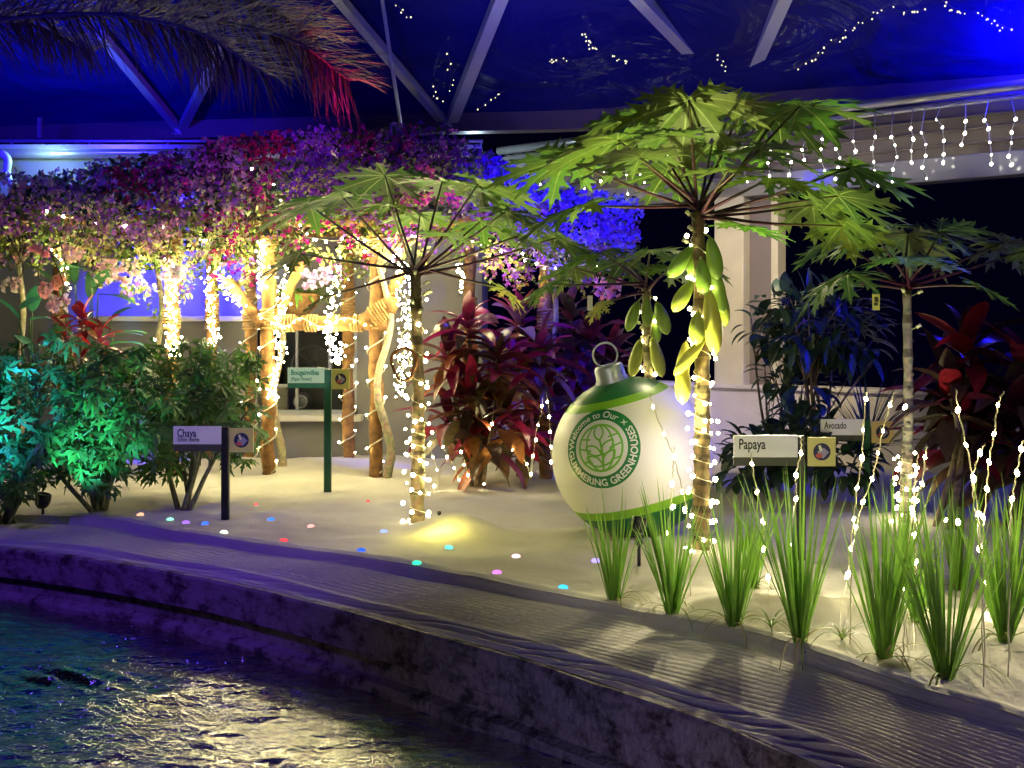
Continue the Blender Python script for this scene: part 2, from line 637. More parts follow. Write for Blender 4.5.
def build_ground():
    mb = MB()
    NX, NY = 330, 120
    rows = []
    for j in range(NY + 1):
        t = (j / NY) ** 1.7
        row = []
        for i in range(NX + 1):
            x = -7.0 + 13.5 * i / NX
            y0 = BY(x)
            if y0 < 1.2:
                y0 = 1.2
            y = y0 + (12.9 - y0) * t
            row.append(V((x, y, bed_z(x, y))))
        rows.append(row)
    mb.rows(rows)
    struct(mb.build('sand_bed', M['sand'], None), 'pale sand bed under the plants and signs', 'sand')
    # raked strip between the bed and the concrete edge
    mb = MB()
    NX = 720
    NT = 260
    rows = []
    for j in range(NT + 1):
        t = j / NT
        row = []
        for i in range(NX + 1):
            x = -4.6 + 7.2 * i / NX
            ye, yb = EY(x), BY(x)
            y = lerp(ye + 0.05, yb + 0.004, t)
            d = y - ye
            wide = yb - ye
            w = noise.noise(V((x * 0.55, y * 0.9, 7.0)))
            ph = ((yb - y) * 0.86 + x * 0.02 + 0.05 * w + 0.022 * noise.noise(V((x * 1.9, y * 1.9, 2.0)))) / 0.047
            amp = 0.0095 * max(0.1, min(1.0, (noise.noise(V((x * 0.8 + 3, y * 1.5, 9.0))) + 0.6) * 1.6)) * max(0.12, min(1.0, (x + 2.7) / 2.2))
            z = ZS + amp * (math.sin(2 * math.pi * ph) + 0.32 * math.sin(4 * math.pi * ph + 0.6))
            z += 0.018 * noise.noise(V((x * 0.7 + 9, y * 2.2, 3.0)))
            z += 0.012 * math.exp(-((t - 0.16) / 0.05) ** 2) - 0.010 * math.exp(-((t - 0.07) / 0.05) ** 2)
            if t > 0.90:
                k = (t - 0.90) / 0.10
                k = k * k * (3 - 2 * k)
                z = lerp(z, bed_z(x, yb) if t > 0.999 else ZS + 0.9 * k * (bed_z(x, yb) - ZS), k)
            if t < 0.05:
                z = lerp(ZE + 0.001, z, t / 0.05)
            row.append(V((x, y, z)))
        rows.append(row)
    mb.rows(rows)
    struct(mb.build('raked_sand_strip', M['sand'], None), 'strip of raked sand with fine parallel ridges beside the pond', 'sand')
    # concrete curb of the pond
    mb = MB()
    prof = [(0.07, ZE), (0.012, ZE), (0.0, ZE - 0.012), (-0.004, ZE - 0.165), (0.035, ZE - 0.185), (0.035, ZE - 0.255), (-0.012, ZE - 0.27), (-0.02, ZE - 0.285), (-0.02, -0.8)]
    rows = []
    NX = 260
    for i in range(NX + 1):
        x = -4.6 + 7.2 * i / NX
        e = EY(x)
        nx = V((-(EY(x + 0.02) - EY(x - 0.02)) / 0.04, 1, 0)).normalized()
        rows.append([V((x, e, z)) + nx * o + V((0, 0, 0.004 * noise.noise(V((x * 6, z * 9, 0))))) for o, z in prof])
    mb.rows(rows, smooth=False)
    struct(mb.build('pond_curb', M['concrete'], None), 'weathered concrete curb rising from the pond', 'curb')
    # water
    mb = MB()
    rows = []
    NX, NY = 560, 330
    for j in range(NY + 1):
        y = 3.0 + 4.4 * j / NY
        row = []
        for i in range(NX + 1):
            x = -4.6 + 6.4 * i / NX
            z = -0.37 + 0.022 * noise.noise(V((x * 2.2, y * 3.4, 0))) + 0.015 * noise.noise(V((x * 4.5 + y, y * 12.0, 4))) + 0.006 * noise.noise(V((x * 11, y * 28.0, 9)))
            z += 0.02 * math.exp(-((x + 2.0) ** 2 / 0.10 + (y - 4.95) ** 2 / 0.02)) * math.sin(x * 31 + y * 44)
            row.append(V((x, y, z)))
        rows.append(row)
    mb.rows(rows)
    struct(mb.build('pond_water', M['water'], None), 'dark rippled pond water reflecting warm lights', 'water')


build_ground()

# ------------------------------------------------------------------ building shell
WD = (V((4.21, 9.05, 0)) - V((2.52, 10.36, 0))).normalized()
WN = V((-WD.y * -1, WD.x * -1, 0))          # towards the room
WN = V((WD.y, -WD.x, 0)).normalized()
if WN.y > 0:
    WN = -WN
W0 = V((2.52, 10.36, 0))
WANG = math.atan2(WD.y, WD.x)


def wall_s(px):
    """distance along the side wall's line from W0 where it is seen at column px"""
    k = (px - 512.0) / F
    # W0.x + s*WD.x = k*(W0.y + s*WD.y)
    return (k * W0.y - W0.x) / (WD.x - k * WD.y)


def wpt(s, z, off=0.0):
    p = W0 + WD * s + WN * off
    return V((p.x, p.y, z))


def wbox(mb, s0, s1, z0, z1, off, depth, bev=0.0):
    c = wpt((s0 + s1) / 2, (z0 + z1) / 2, off - depth / 2)
    mb.box(c, (abs(s1 - s0), depth, z1 - z0), WANG, bev=bev)


def build_shell():
    YB = 10.3
    # back wall with a window opening
    xl, xr = (-6.6, -0.28)
    wx0, wx1 = (252 - 512) * YB / F, (357 - 512) * YB / F
    wz0, wz1 = H + (HOR - 414) * YB / F, H + (HOR - 322) * YB / F
    top = 2.84
    mb = MB()
    for x0, x1, z0, z1 in ((xl, wx0, -0.1, top), (wx1, xr, -0.1, top), (wx0, wx1, -0.1, wz0), (wx0, wx1, wz1, top)):
        mb.box(((x0 + x1) / 2, YB + 0.1, (z0 + z1) / 2), (x1 - x0, 0.2, z1 - z0))
    mb.box((xr - 0.1, YB + 1.3, top / 2 - 0.05), (0.2, 2.4, top + 0.1))
    struct(mb.build('wall_back', M['wall'], None), 'grey painted back wall with a window', 'wall')
    # window
    w = thing('window_1', 'dark plant room window in the grey back wall', 'window', ((wx0 + wx1) / 2, YB, wz0))
    w['kind'] = 'structure'
    mb = MB()
    fw = 0.035
    for x in (wx0 + fw / 2, wx1 - fw / 2):
        mb.box((x, YB + 0.03, (wz0 + wz1) / 2), (fw, 0.09, wz1 - wz0))
    for z in (wz0 + fw / 2, wz1 - fw / 2):
        mb.box(((wx0 + wx1) / 2, YB + 0.03, z), (wx1 - wx0, 0.09, fw))
    for px in (296, 329):
        mb.box(((px - 512) * YB / F, YB + 0.05, (wz0 + wz1) / 2), (0.022, 0.05, wz1 - wz0))
    zmid = H + (HOR - 386) * YB / F
    mb.box(((wx0 + wx1) / 2, YB + 0.06, zmid), (wx1 - wx0, 0.04, 0.03))
    mb.build('window_frame', M['frame'], w)
    mb = MB()
    mb.box(((wx0 + wx1) / 2, YB - 0.05, wz0 - 0.03), (wx1 - wx0 + 0.12, 0.18, 0.06), bev=0.008)
    mb.build('window_sill', M['wall_light'], w)
    mb = MB()
    mb.box(((-3.95 + wx1) / 2, YB - 0.04, wz1 + 0.03), (wx1 + 3.95, 0.10, 0.05), bev=0.006)
    struct(mb.build('trim_1', M['wall_light'], None), 'pale ledge along the back wall over the window', 'trim')
    # plant room behind the window
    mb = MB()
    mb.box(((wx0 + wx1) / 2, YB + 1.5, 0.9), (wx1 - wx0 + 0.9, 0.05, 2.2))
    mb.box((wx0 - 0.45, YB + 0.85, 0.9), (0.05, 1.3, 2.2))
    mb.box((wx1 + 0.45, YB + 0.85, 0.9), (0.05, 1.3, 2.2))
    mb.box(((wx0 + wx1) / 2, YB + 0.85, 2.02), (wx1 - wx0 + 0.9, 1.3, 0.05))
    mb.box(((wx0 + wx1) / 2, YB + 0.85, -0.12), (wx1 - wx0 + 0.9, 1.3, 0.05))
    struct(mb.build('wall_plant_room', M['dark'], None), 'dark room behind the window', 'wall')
    # air fan seen through the window: cabinet, ring, hub, blades
    c = P(312, 366, YB + 0.7)
    t = thing('ventilation_fan', 'round dark ventilation fan inside the plant room window', 'fan', (c.x, c.y, 0.0))
    mb = MB()
    mb.box((c.x, c.y + 0.2, c.z / 2 + 0.2), (0.62, 0.3, c.z + 0.55), bev=0.02)
    mb.build('cabinet', M['dark'], t)
    mb = MB()
    mb.tube([c + V((math.cos(a) * 0.2, -0.0, math.sin(a) * 0.2)) for a in [2 * math.pi * k / 28 for k in range(29)]], 0.014, 6, caps=False)
    for k in range(6):
        a = math.pi * k / 6
        d = V((math.cos(a), 0, math.sin(a))) * 0.2
        mb.tube([c - d, c + d], 0.004, 5)
    mb.build('guard_ring', M['machine'], t)
    mb = MB()
    mb.lathe([(0.0, 0.06), (0.045, 0.05), (0.05, 0.0)], c + V((0, 0.05, 0)), V((0, -1, 0)), 14)
    for k in range(5):
        a = 2 * math.pi * k / 5
        d = V((math.cos(a), 0, math.sin(a)))
        s = V((-math.sin(a), 0.4, math.cos(a)))
        mb.poly([c + d * 0.04 - s * 0.02 + V((0, 0.05, 0)), c + d * 0.18 - s * 0.05 + V((0, 0.05, 0)), c + d * 0.18 + s * 0.05 + V((0, 0.05, 0)), c + d * 0.04 + s * 0.02 + V((0, 0.05, 0))])
    mb.build('fan_blades', M['machine'], t)
    c = P(303, 401, YB + 0.45)
    t = thing('pump_motor', 'small dark pump motor low inside the plant room window', 'pump', (c.x, c.y, wz0))
    mb = MB()
    mb.lathe([(0.0, -0.02), (0.06, -0.02), (0.085, 0.02), (0.085, 0.16), (0.06, 0.2), (0, 0.2)], c + V((0, -0.1, 0)), V((0, 1, 0.0)), 18)
    mb.build('motor_housing', M['machine'], t)
    mb = MB()
    mb.tube([c + V((math.cos(a) * 0.06, -0.12, math.sin(a) * 0.06)) for a in [2 * math.pi * k / 20 for k in range(21)]], 0.01, 6, caps=False)
    mb.build('motor_ring', M['frame'], t)
    mb = MB()
    mb.box((c.x, c.y, (c.z - 0.09 + wz0) / 2 - 0.03), (0.34, 0.25, max(0.04, c.z - 0.09 - wz0 + 0.05)), bev=0.01)
    mb.build('motor_stand', M['machine'], t)
    c = P(272, 398, YB + 0.35)
    mb = MB()
    mb.box((c.x, c.y, c.z), (0.30, 0.1, 0.26), bev=0.01)
    for k in range(7):
        mb.box((c.x, c.y - 0.055, c.z - 0.11 + k * 0.036), (0.27, 0.012, 0.012))
    tag(mb.build('louvred_vent', M['grille'], None, (c.x, c.y, c.z - 0.13)), 'grey louvred vent box inside the plant room window', 'vent')
    # gutter along the back wall's top
    mb = MB()
    mb.tube([V((x, YB - 0.10, top + 0.0)) for x in (xl, -4, -2, xr)], 0.05, 10)
    mb.box(((xl + xr) / 2, YB + 0.05, top + 0.05), (xr - xl, 0.42, 0.04))
    mb.tube([V((x, YB + 0.25, top + 0.17)) for x in (xl, -4, -2, xr)], 0.018, 8)
    for k in range(9):
        mb.tube([V((xl + 0.3 + k * 0.75, YB + 0.25, top + 0.05)), V((xl + 0.3 + k * 0.75, YB + 0.25, top + 0.17))], 0.012, 6)
    struct(mb.build('trim_2', M['gutter'], None), 'metal gutter and rail along the top of the back wall', 'trim')

    # side wall: low wall, column, lintel
    s_l, s_c0, s_c1, s_r = -3.3, wall_s(716), wall_s(777), 4.4
    mb = MB()
    wbox(mb, s_l, s_r, -0.15, 0.64, 0.14, 0.34)
    struct(mb.build('wall_side', M['wall_light'], None), 'low cream wall behind the papaya signs', 'wall')
    mb = MB()
    wbox(mb, s_l, s_r, 0.64, 0.675, 0.17, 0.42, 0.006)
    struct(mb.build('trim_3', M['wall_light'], None), 'ledge topping the low cream wall', 'trim')
    mb = MB()
    wbox(mb, s_c0, wall_s(745), 0.6, 2.6, 0.04, 0.28, 0.008)
    struct(mb.build('column', M['wall_light'], None), 'cream column behind the tall papaya', 'column')
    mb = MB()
    wbox(mb, wall_s(745), wall_s(771), 0.6, 2.6, -0.10, 0.12)  # the shade on the column's side face, put into a grey panel
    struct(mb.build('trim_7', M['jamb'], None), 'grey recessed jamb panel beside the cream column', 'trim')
    mb = MB()
    wbox(mb, wall_s(770), wall_s(777), 0.66, 2.5, -0.02, 0.18, 0.004)
    struct(mb.build('trim_8', M['wall_light'], None), 'thin white frame edge of the dark opening', 'trim')
    mb = MB()
    wbox(mb, s_l, s_r, 2.68, 3.16, 0.0, 0.24)
    for z in (2.78, 2.90, 3.01):
        wbox(mb, s_l, s_r, z - 0.012, z + 0.012, 0.025, 0.05, 0.006)
    struct(mb.build('lintel', M['fascia'], None), 'taupe fascia with long grooves over the dark opening', 'lintel')
    mb = MB()
    wbox(mb, s_l, s_r, 2.48, 2.68, 0.04, 0.2, 0.006)
    struct(mb.build('trim_4', M['white_gloss'], None), 'glossy white strip under the fascia', 'trim')
    mb = MB()
    mb.tube([wpt(s, 3.20, 0.10) for s in (s_l, -1, 1, s_r)], 0.045, 12)
    mb.tube([wpt(s, 3.11, 0.08) for s in (s_l, -1, 1, s_r)], 0.022, 10)
    struct(mb.build('trim_5', M['gutter'], None), 'bright metal gutter pipe over the fascia', 'trim')
    # night panel outside the openings so that no horizon shows
    return s_l, s_r


S_L, S_R = build_shell()

BEAM = [(-9.0, 12.6), (-6.5, 12.25), (-3.58, 11.8), (-0.69, 11.4), (0.89, 11.16), (2.13, 10.5), (4.49, 9.65), (6.5, 8.4), (8, 7.0)]


def roof_z(x, y):
    return 3.40 + (interp(BEAM, x) - y) * 0.33


def on_roof(px, py, drop=0.1):
    lo, hi = 3.0, 13.0
    for _ in range(50):
        mid = (lo + hi) / 2
        p = P(px, py, mid)
        if p.z > roof_z(p.x, p.y) - drop:
            lo, hi = lo, mid
        else:
            lo = mid
    # the ray starts under the roof near the eye and meets it once going away
    return P(px, py, lo)


def build_roof():
    mb = MB()
    rows = []
    for j in range(24):
        t = j / 23
        row = []
        for i in range(49):
            x = -8.5 + 16.0 * i / 48
            y0 = interp(BEAM, x) + 0.1
            y = lerp(y0, min(y0 - 5.5, 4.2), t)
            row.append(V((x, y, roof_z(x, y))))
        rows.append(row)
    mb.rows(rows)
    struct(mb.build('ceiling', M['roof'], None), 'dark see-through greenhouse roof at night', 'ceiling')
    mb = MB()
    rows = []
    for i in range(60):
        x = -8.5 + 15.5 * i / 59
        y = interp(BEAM, x)
        rows.append([V((x, y + a, 3.36 + b)) for a, b in ((-0.09, -0.12), (0.09, -0.12), (0.09, 0.12), (-0.09, 0.12))])
    mb.rows(rows, closed=True, smooth=False)
    struct(mb.build('ring_beam', M['beam'], None), 'long steel ring beam under the roof edge', 'beam')
    # soffit between side wall and ring beam
    mb = MB()
    rows = []
    for i in range(30):
        s = S_L + (S_R - S_L) * i / 29
        a = wpt(s, 3.17, -0.2)
        y2 = interp(BEAM, a.x)
        rows.append([a, V((a.x, max(y2 + 0.2, a.y + 0.1), 3.22))])
    mb.rows(rows)
    struct(mb.build('soffit', M['steel'], None), 'grey soffit between fascia and ring beam', 'ceiling')
    # vee struts
    for (a, b, w, lab) in (((178, 128), (100, 34), 0.085, 'slanting roof strut behind the palm frond, leaning over the flowers'),
                           ((182, 128), (222, 48), 0.085, 'short roof strut behind the palm frond, rising from the same joint'),
                           ((442, 120), (328, -14), 0.085, 'lilac roof strut crossed by a thin tie rod'),
                           ((452, 120), (506, -16), 0.11, 'broad lilac roof strut over the purple flowers'),
                           ((722, 84), (628, -14), 0.11, 'lilac roof strut ending behind the tall papaya crown'),
                           ((745, 86), (796, -30), 0.11, 'lilac roof strut rising from the tall papaya crown')):
        p0 = V(on_roof(*a, 0.05))
        p0 = P(a[0], a[1], interp(BEAM, p0.x) - 0.05)
        p1 = on_roof(*b, 0.09)
        mb = MB()
        mb.bar(p0, p1, w, w * 0.9)
        mb.lathe([(0.0, -0.02), (0.09, -0.02), (0.09, 0.02), (0, 0.02)], p0, (p1 - p0), 10)
        struct(mb.build('roof_strut', M['steel'], None), lab, 'strut')
    mb = MB()
    p0 = P(401, 126, 10.4)
    mb.tube([p0, on_roof(381, -8, 0.06)], 0.016, 8)
    struct(mb.build('tie_rod', M['steel'], None), 'thin tie rod crossing a lilac roof strut', 'rod')
    # short rail with boxes on the ledge at the back
    mb = MB()
    for px in (40, 62, 82, 100, 140, 160):
        c = P(px, 146, 10.8)
        mb.box(c, (0.11, 0.1, 0.09))
    mb.box(P(40, 128, 10.8), (0.04, 0.04, 0.2))
    mb.bar(P(-60, 150, 10.8), P(240, 148, 10.8), 0.04, 0.05)
    struct(mb.build('trim_6', M['beam'], None), 'dark rail with small boxes over the back wall', 'trim')


build_roof()


def roof_sparkle():  # tiny bulb strings added to imitate the sparkles on the roof
    segs = [([(797, 68), (815, 55), (828, 44)], 7), ([(832, 42), (845, 32), (860, 23), (875, 12), (893, 4)], 14), ([(942, 0), (955, 9), (965, 13)], 9),
            ([(975, 12), (988, 18), (1000, 24), (1012, 30)], 10), ([(585, 32), (588, 42), (596, 48)], 12), ([(548, 62), (556, 58), (570, 59)], 7),
            ([(610, 53), (620, 60), (630, 60)], 7), ([(718, 52), (722, 62), (724, 70)], 6), ([(432, 82), (437, 96), (444, 100)], 6), ([(448, 50), (451, 75), (449, 92)], 6),
            ([(395, 2), (402, 10), (409, 18)], 6), ([(480, 108), (494, 98), (505, 90)], 6), ([(898, 12), (912, 10), (926, 9)], 6)]
    labs = ['short faint light string under the roof, ending over the icicle lights', 'longest faint light string climbing under the roof over the icicle lights',
            'bright cluster of faint lights at the top edge of the roof', 'faint light string falling towards the blue glow on the roof',
            'dense vertical cluster of faint lights on the roof over the papaya', 'faint light string beside the dense cluster, farther from the papaya',
            'faint light string between the dense cluster and the papaya crown', 'faint lights beside the strut over the papaya crown',
            'faint lights hanging by the joint over the purple flowers', 'faint lights between the two lilac struts over the purple flowers',
            'faint lights at the top edge beside the thin tie rod', 'faint light string low over the pale gutter beside the purple flowers', 'faint row of lights at the top edge beside the longest roof string']
    for (pts, n), lab in zip(segs, labs):
        path = smooth_path([on_roof(x, y, 0.07) for x, y in pts], 24)
        b = []
        for k in range(n):
            q = path[min(24, int(24 * (k + U(0.2, 0.8)) / n))]
            b.append(q + V((U(-0.03, 0.03), U(-0.03, 0.03), U(-0.03, 0.0))))
        light_string(lab, path, b, 'faint light strings under the roof', BULB_TINY, 0.0012, mat='wire_dark')


roof_sparkle()

# ------------------------------------------------------------------ leaf shapes
PAPAYA_ROWS = [(0, 0, .03), (.16, .16, .075), (.28, .29, .105), (.34, .50, .24), (.40, .42, .095), (.47, .50, .10), (.54, .72, .27), (.60, .62, .08), (.68, .70, .075), (.74, .90, .16), (.80, .82, .05), (.90, .92, .03), (1, 1, 0.0)]
CHAYA_ROWS = [(0, 0, .015), (.2, .2, .06), (.42, .42, .09), (.52, .62, .19), (.62, .63, .09), (.8, .82, .06), (1, 1, 0.0)]


def lobed_leaf(mb, c, nrm, d, size, lobes, spread, rows, col, vein=None, droop=0.25, fold=0.12, jit=0.08):
    """a palmate leaf with toothed lobes; nrm is the upper side, d the middle lobe's direction"""
    nrm = V(nrm).normalized()
    d = V(d)
    d = (d - nrm * d.dot(nrm)).normalized()
    side = nrm.cross(d)
    for k in range(lobes):
        a = (-spread + 2 * spread * k / (lobes - 1)) + U(-jit, jit)
        Lk = size * (0.60 + 0.40 * (math.cos(a * 0.55) ** 2)) * U(0.9, 1.08)
        dk = d * math.cos(a) + side * math.sin(a)
        sk = nrm.cross(dk)
        dr = droop * U(0.6, 1.4)
        tw = U(-0.25, 0.25)
        lay = nrm * (0.0015 * (k % 3))
        rr = []
        for tm, te, w in rows:
            zmid = -dr * tm * tm * Lk
            zed = -dr * te * te * Lk
            v = 0.011 * (1 - tm) + 0.003
            m0 = c + dk * tm * Lk + nrm * zmid + lay
            e1 = c + dk * te * Lk + sk * w * Lk + nrm * (zed + fold * w * Lk + tw * w * Lk)
            e2 = c + dk * te * Lk - sk * w * Lk + nrm * (zed + fold * w * Lk - tw * w * Lk)
            if vein:
                rr.append([e1, m0 + sk * v * Lk, m0 - sk * v * Lk, e2])
            else:
                rr.append([e1, m0, e2])
        cc = tuple(x * U(0.85, 1.15) for x in col)
        if vein:
            mb.rows(rr, lambda i, j: vein if j == 1 else cc)
        else:
            mb.rows(rr, cc)


def strip_leaf(mb, p0, d, Ln, W, droop, col, seg=6, fold=0.25, prof=None, twist=0.0, curl=0.0, tipcol=None):
    """a lance-shaped leaf that starts along d and bends down"""
    d = V(d).normalized()
    p = V(p0)
    rows = []
    side = perp(d)
    step = Ln / seg
    for i in range(seg + 1):
        t = i / seg
        w = W * (prof(t) if prof else math.sin(math.pi * (0.06 + 0.94 * t) ** 0.8) ** 0.8 if t < 1 else 0.0)
        s = side
        up = s.cross(d)
        if twist:
            q = Quaternion(d, twist * t)
            s = q @ s
            up = q @ up
        rows.append([p + s * w / 2 + up * fold * w * 0.5, V(p), p - s * w / 2 + up * fold * w * 0.5])
        d = (d + V((0, 0, -droop / seg)) + side * curl / seg).normalized()
        side = (side - d * side.dot(d)).normalized()
        p = p + d * step
    if tipcol is None:
        mb.rows(rows, col)
    else:
        mb.rows(rows, lambda i, j: tuple(lerp(a, b, i / seg) for a, b in zip(col, tipcol)))


# ------------------------------------------------------------------ papaya trees
def papaya_tree(label, base, crown, rad, leaves, fruits, scale=1.0, bark=(0.25, 0.20, 0.11), flowers=0, lean=None, pet_col=(0.055, 0.006, 0.022), green=(0.115, 0.225, 0.03)):
    root = thing('papaya_tree', label, 'tree', tuple(base), 'papaya trees')
    mid = base.lerp(crown, 0.5) + (lean or V((0.015, 0, 0)))
    path = smooth_path([base - V((0, 0, 0.08)), base.lerp(mid, 0.5), mid, crown], 44)
    mb = MB()
    rr = []
    for i in range(45):
        r = lerp(rad, rad * 0.72, i / 44)
        if i % 4 == 0:
            r *= 1.12
        if i % 4 == 2:
            r *= 0.95
        if i < 3:
            r *= 1.18 - 0.05 * i
        rr.append(r)
    mb.tube(path, rr, 12, lambda i, j: tuple(b * (0.45 if i % 4 == 0 else 1.0) * U(0.85, 1.1) for b in bark), bump=0.04)
    # leaf scars
    for k in range(34):
        i = R.randrange(6, 43)
        a = U(0, 6.28)
        n = V((math.cos(a), math.sin(a), 0))
        mb.lathe([(0.014, 0.0), (0.011, 0.006), (0.0, 0.006)], path[i] + n * rr[i] * 0.96, n + V((0, 0, 0.3)), 6, tuple(b * 0.55 for b in bark))
    mb.build('trunk', M['bark'], root)
    for (px, py, dY, size, tilt, kind) in leaves:
        Y = crown.y + dY
        c = P(px, py, Y)
        out = c - crown
        outh = V((out.x, out.y, 0))
        outh = outh.normalized() if outh.length > 0.05 else V((U(-1, 1), -1, 0)).normalized()
        nrm = (V((0, 0, 1)) + outh * tilt * 0.75 + V((U(-.14, .14), U(0.0, .28), 0))).normalized()
        if kind == 'u':
            nrm = V((0.03, 0.42, 0.90)).normalized()
            outh = V((0.06, 0.9, -0.3))
        g = tuple(a * U(0.8, 1.2) for a in green)
        vein = (0.30, 0.38, 0.11)
        if kind == 'y':
            g, vein = (0.42, 0.42, 0.10), (0.5, 0.48, 0.2)
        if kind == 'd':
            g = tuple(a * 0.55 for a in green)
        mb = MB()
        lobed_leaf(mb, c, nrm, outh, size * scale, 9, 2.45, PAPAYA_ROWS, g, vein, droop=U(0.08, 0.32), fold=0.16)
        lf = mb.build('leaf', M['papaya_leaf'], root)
        mb = MB()
        h = crown + V((U(-.02, .02), U(-.02, .02), U(-0.03, 0.05)))
        m1 = h.lerp(c, 0.45) + V((0, 0, -0.05 * out.length + (0.03 if py < HOR else 0)))
        pp = smooth_path([h, m1, c], 12)
        mb.tube(pp, [lerp(0.0105, 0.0055, i / 12) for i in range(13)], 6, lambda i, j: tuple(lerp(a, b, max(0, (i - 6) / 6)) for a, b in zip(pet_col, (0.14, 0.15, 0.05))))
        mb.build('petiole', M['petiole'], lf)
    for (px, py, dY, ln, wd, ang, col) in fruits:
        Y = crown.y + dY
        k = Y / F
        c = P(px, py, Y)
        a = math.radians(ang)
        ax = V((math.sin(a), -0.08, -math.cos(a)))
        mb = MB()
        hl, hw = ln * k * 0.56, wd * k / 2
        prof = []
        for i in range(15):
            t = i / 14
            r = hw * 1.02 * (max(0.0, math.sin(math.pi * t)) ** 0.48) * (0.74 + 0.36 * t if t < 0.8 else 1.028 - 0.3 * (t - 0.8))
            prof.append((max(r, 0.0004), -hl + 2 * hl * t))
        mb.lathe(prof, c, ax, 14, lambda i, j: tuple(x * lerp(1.0, 1.1, i / 14) for x in col))
        fr = mb.build('fruit', M['fruit'], root)
        mb = MB()
        tp = c - ax * hl * 0.96
        # stalk up to the trunk
        z = tp.z + 0.03
        best = min(path, key=lambda q: abs(q.z - z))
        mb.tube([tp, (tp + best) / 2 + V((0, -0.01, 0.012)), best], 0.005, 6, (0.35, 0.36, 0.14))
        mb.build('fruit_stalk', M['petiole'], fr)
    if flowers:
        for k in range(flowers):
            mb = MB()
            a = U(0, 6.28)
            q = path[R.randrange(36, 44)]
            n = V((math.cos(a), math.sin(a), 0.5)).normalized()
            e = q + n * U(0.05, 0.1)
            mb.tube([q, e], 0.004, 5, (0.3, 0.33, 0.12))
            mb.lathe([(0.0, -0.004), (0.012, 0.004), (0.009, 0.02), (0.013, 0.03), (0, 0.034)], e, n, 7, (0.75, 0.72, 0.45))
            mb.build('flower_bud', M['fruit'], root)
    return root, path, rr


def trunk_string(label, path, rr, i0, i1, turns, n, mesh=None, spread=0.02, group='light strings wrapped around papaya trunks'):
    pts = []
    N = 120
    for k in range(N + 1):
        u = lerp(i0, i1, k / N)
        i = int(u)
        q = path[i].lerp(path[min(i + 1, len(path) - 1)], u - i)
        a = 2 * math.pi * turns * k / N
        r = rr[i] + 0.008
        pts.append(q + V((math.cos(a) * r, -math.sin(a) * r, 0)))
    b = []
    for k in range(n):
        j = int((k + U(0.1, 0.9)) * N / n)
        q = pts[j]
        u = lerp(i0, i1, j / N)
        cc = path[int(u)]
        o = V((q.x - cc.x, q.y - cc.y, 0)).normalized()
        b.append(q + o * U(0.012, 0.012 + spread) + V((0, 0, U(-0.015, 0.02))))
    light_string(label, pts, b, group, mesh or BULB_TRUNK)


green_f, yel_f, mid_f = (0.24, 0.38, 0.06), (0.60, 0.56, 0.09), (0.42, 0.48, 0.08)
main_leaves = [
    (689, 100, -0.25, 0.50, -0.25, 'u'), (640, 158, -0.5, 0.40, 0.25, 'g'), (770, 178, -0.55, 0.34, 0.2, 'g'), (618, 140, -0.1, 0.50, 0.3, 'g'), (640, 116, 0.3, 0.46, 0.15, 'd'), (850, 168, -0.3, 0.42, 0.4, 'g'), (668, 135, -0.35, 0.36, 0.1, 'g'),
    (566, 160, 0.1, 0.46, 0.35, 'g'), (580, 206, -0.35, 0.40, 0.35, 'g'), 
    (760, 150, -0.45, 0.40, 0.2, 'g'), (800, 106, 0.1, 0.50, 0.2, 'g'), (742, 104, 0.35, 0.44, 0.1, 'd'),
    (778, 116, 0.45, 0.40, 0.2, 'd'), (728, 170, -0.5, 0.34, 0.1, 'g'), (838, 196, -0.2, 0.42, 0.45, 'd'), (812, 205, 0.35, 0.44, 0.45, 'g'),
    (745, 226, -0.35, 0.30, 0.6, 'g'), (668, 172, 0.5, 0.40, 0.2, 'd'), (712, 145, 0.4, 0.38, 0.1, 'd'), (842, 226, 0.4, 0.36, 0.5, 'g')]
main_fruits = [
    (681, 262, -0.08, 36, 17, -38, green_f), (714, 258, -0.03, 40, 17, 10, green_f), (703, 277, -0.13, 33, 17, 4, green_f), (717, 286, 0.0, 50, 16, 12, green_f),
    (683, 296, -0.09, 34, 16, -32, mid_f), (712, 322, -0.10, 60, 20, 5, yel_f), (697, 328, -0.14, 31, 17, -3, mid_f), (690, 356, -0.12, 46, 13, -40, yel_f),
    (683, 365, -0.03, 44, 15, -8, yel_f), (683, 384, -0.08, 36, 17, -2, yel_f), (694, 262, 0.02, 30, 14, -12, green_f), (722, 305, 0.06, 40, 15, 8, mid_f), (703, 300, 0.09, 40, 14, 4, mid_f)]
b0 = gz(701, 552)
crown0 = P(698, 212, b0.y)
T_MAIN = papaya_tree('tallest papaya tree hung with green and yellow fruit beside the white ball', b0, crown0, 0.047, main_leaves, main_fruits, bark=(0.17, 0.115, 0.05), flowers=6)
trunk_string('bulbs wound around the tallest papaya trunk among its fruit', T_MAIN[1], T_MAIN[2], 1, 43, 15, 62, spread=0.022)

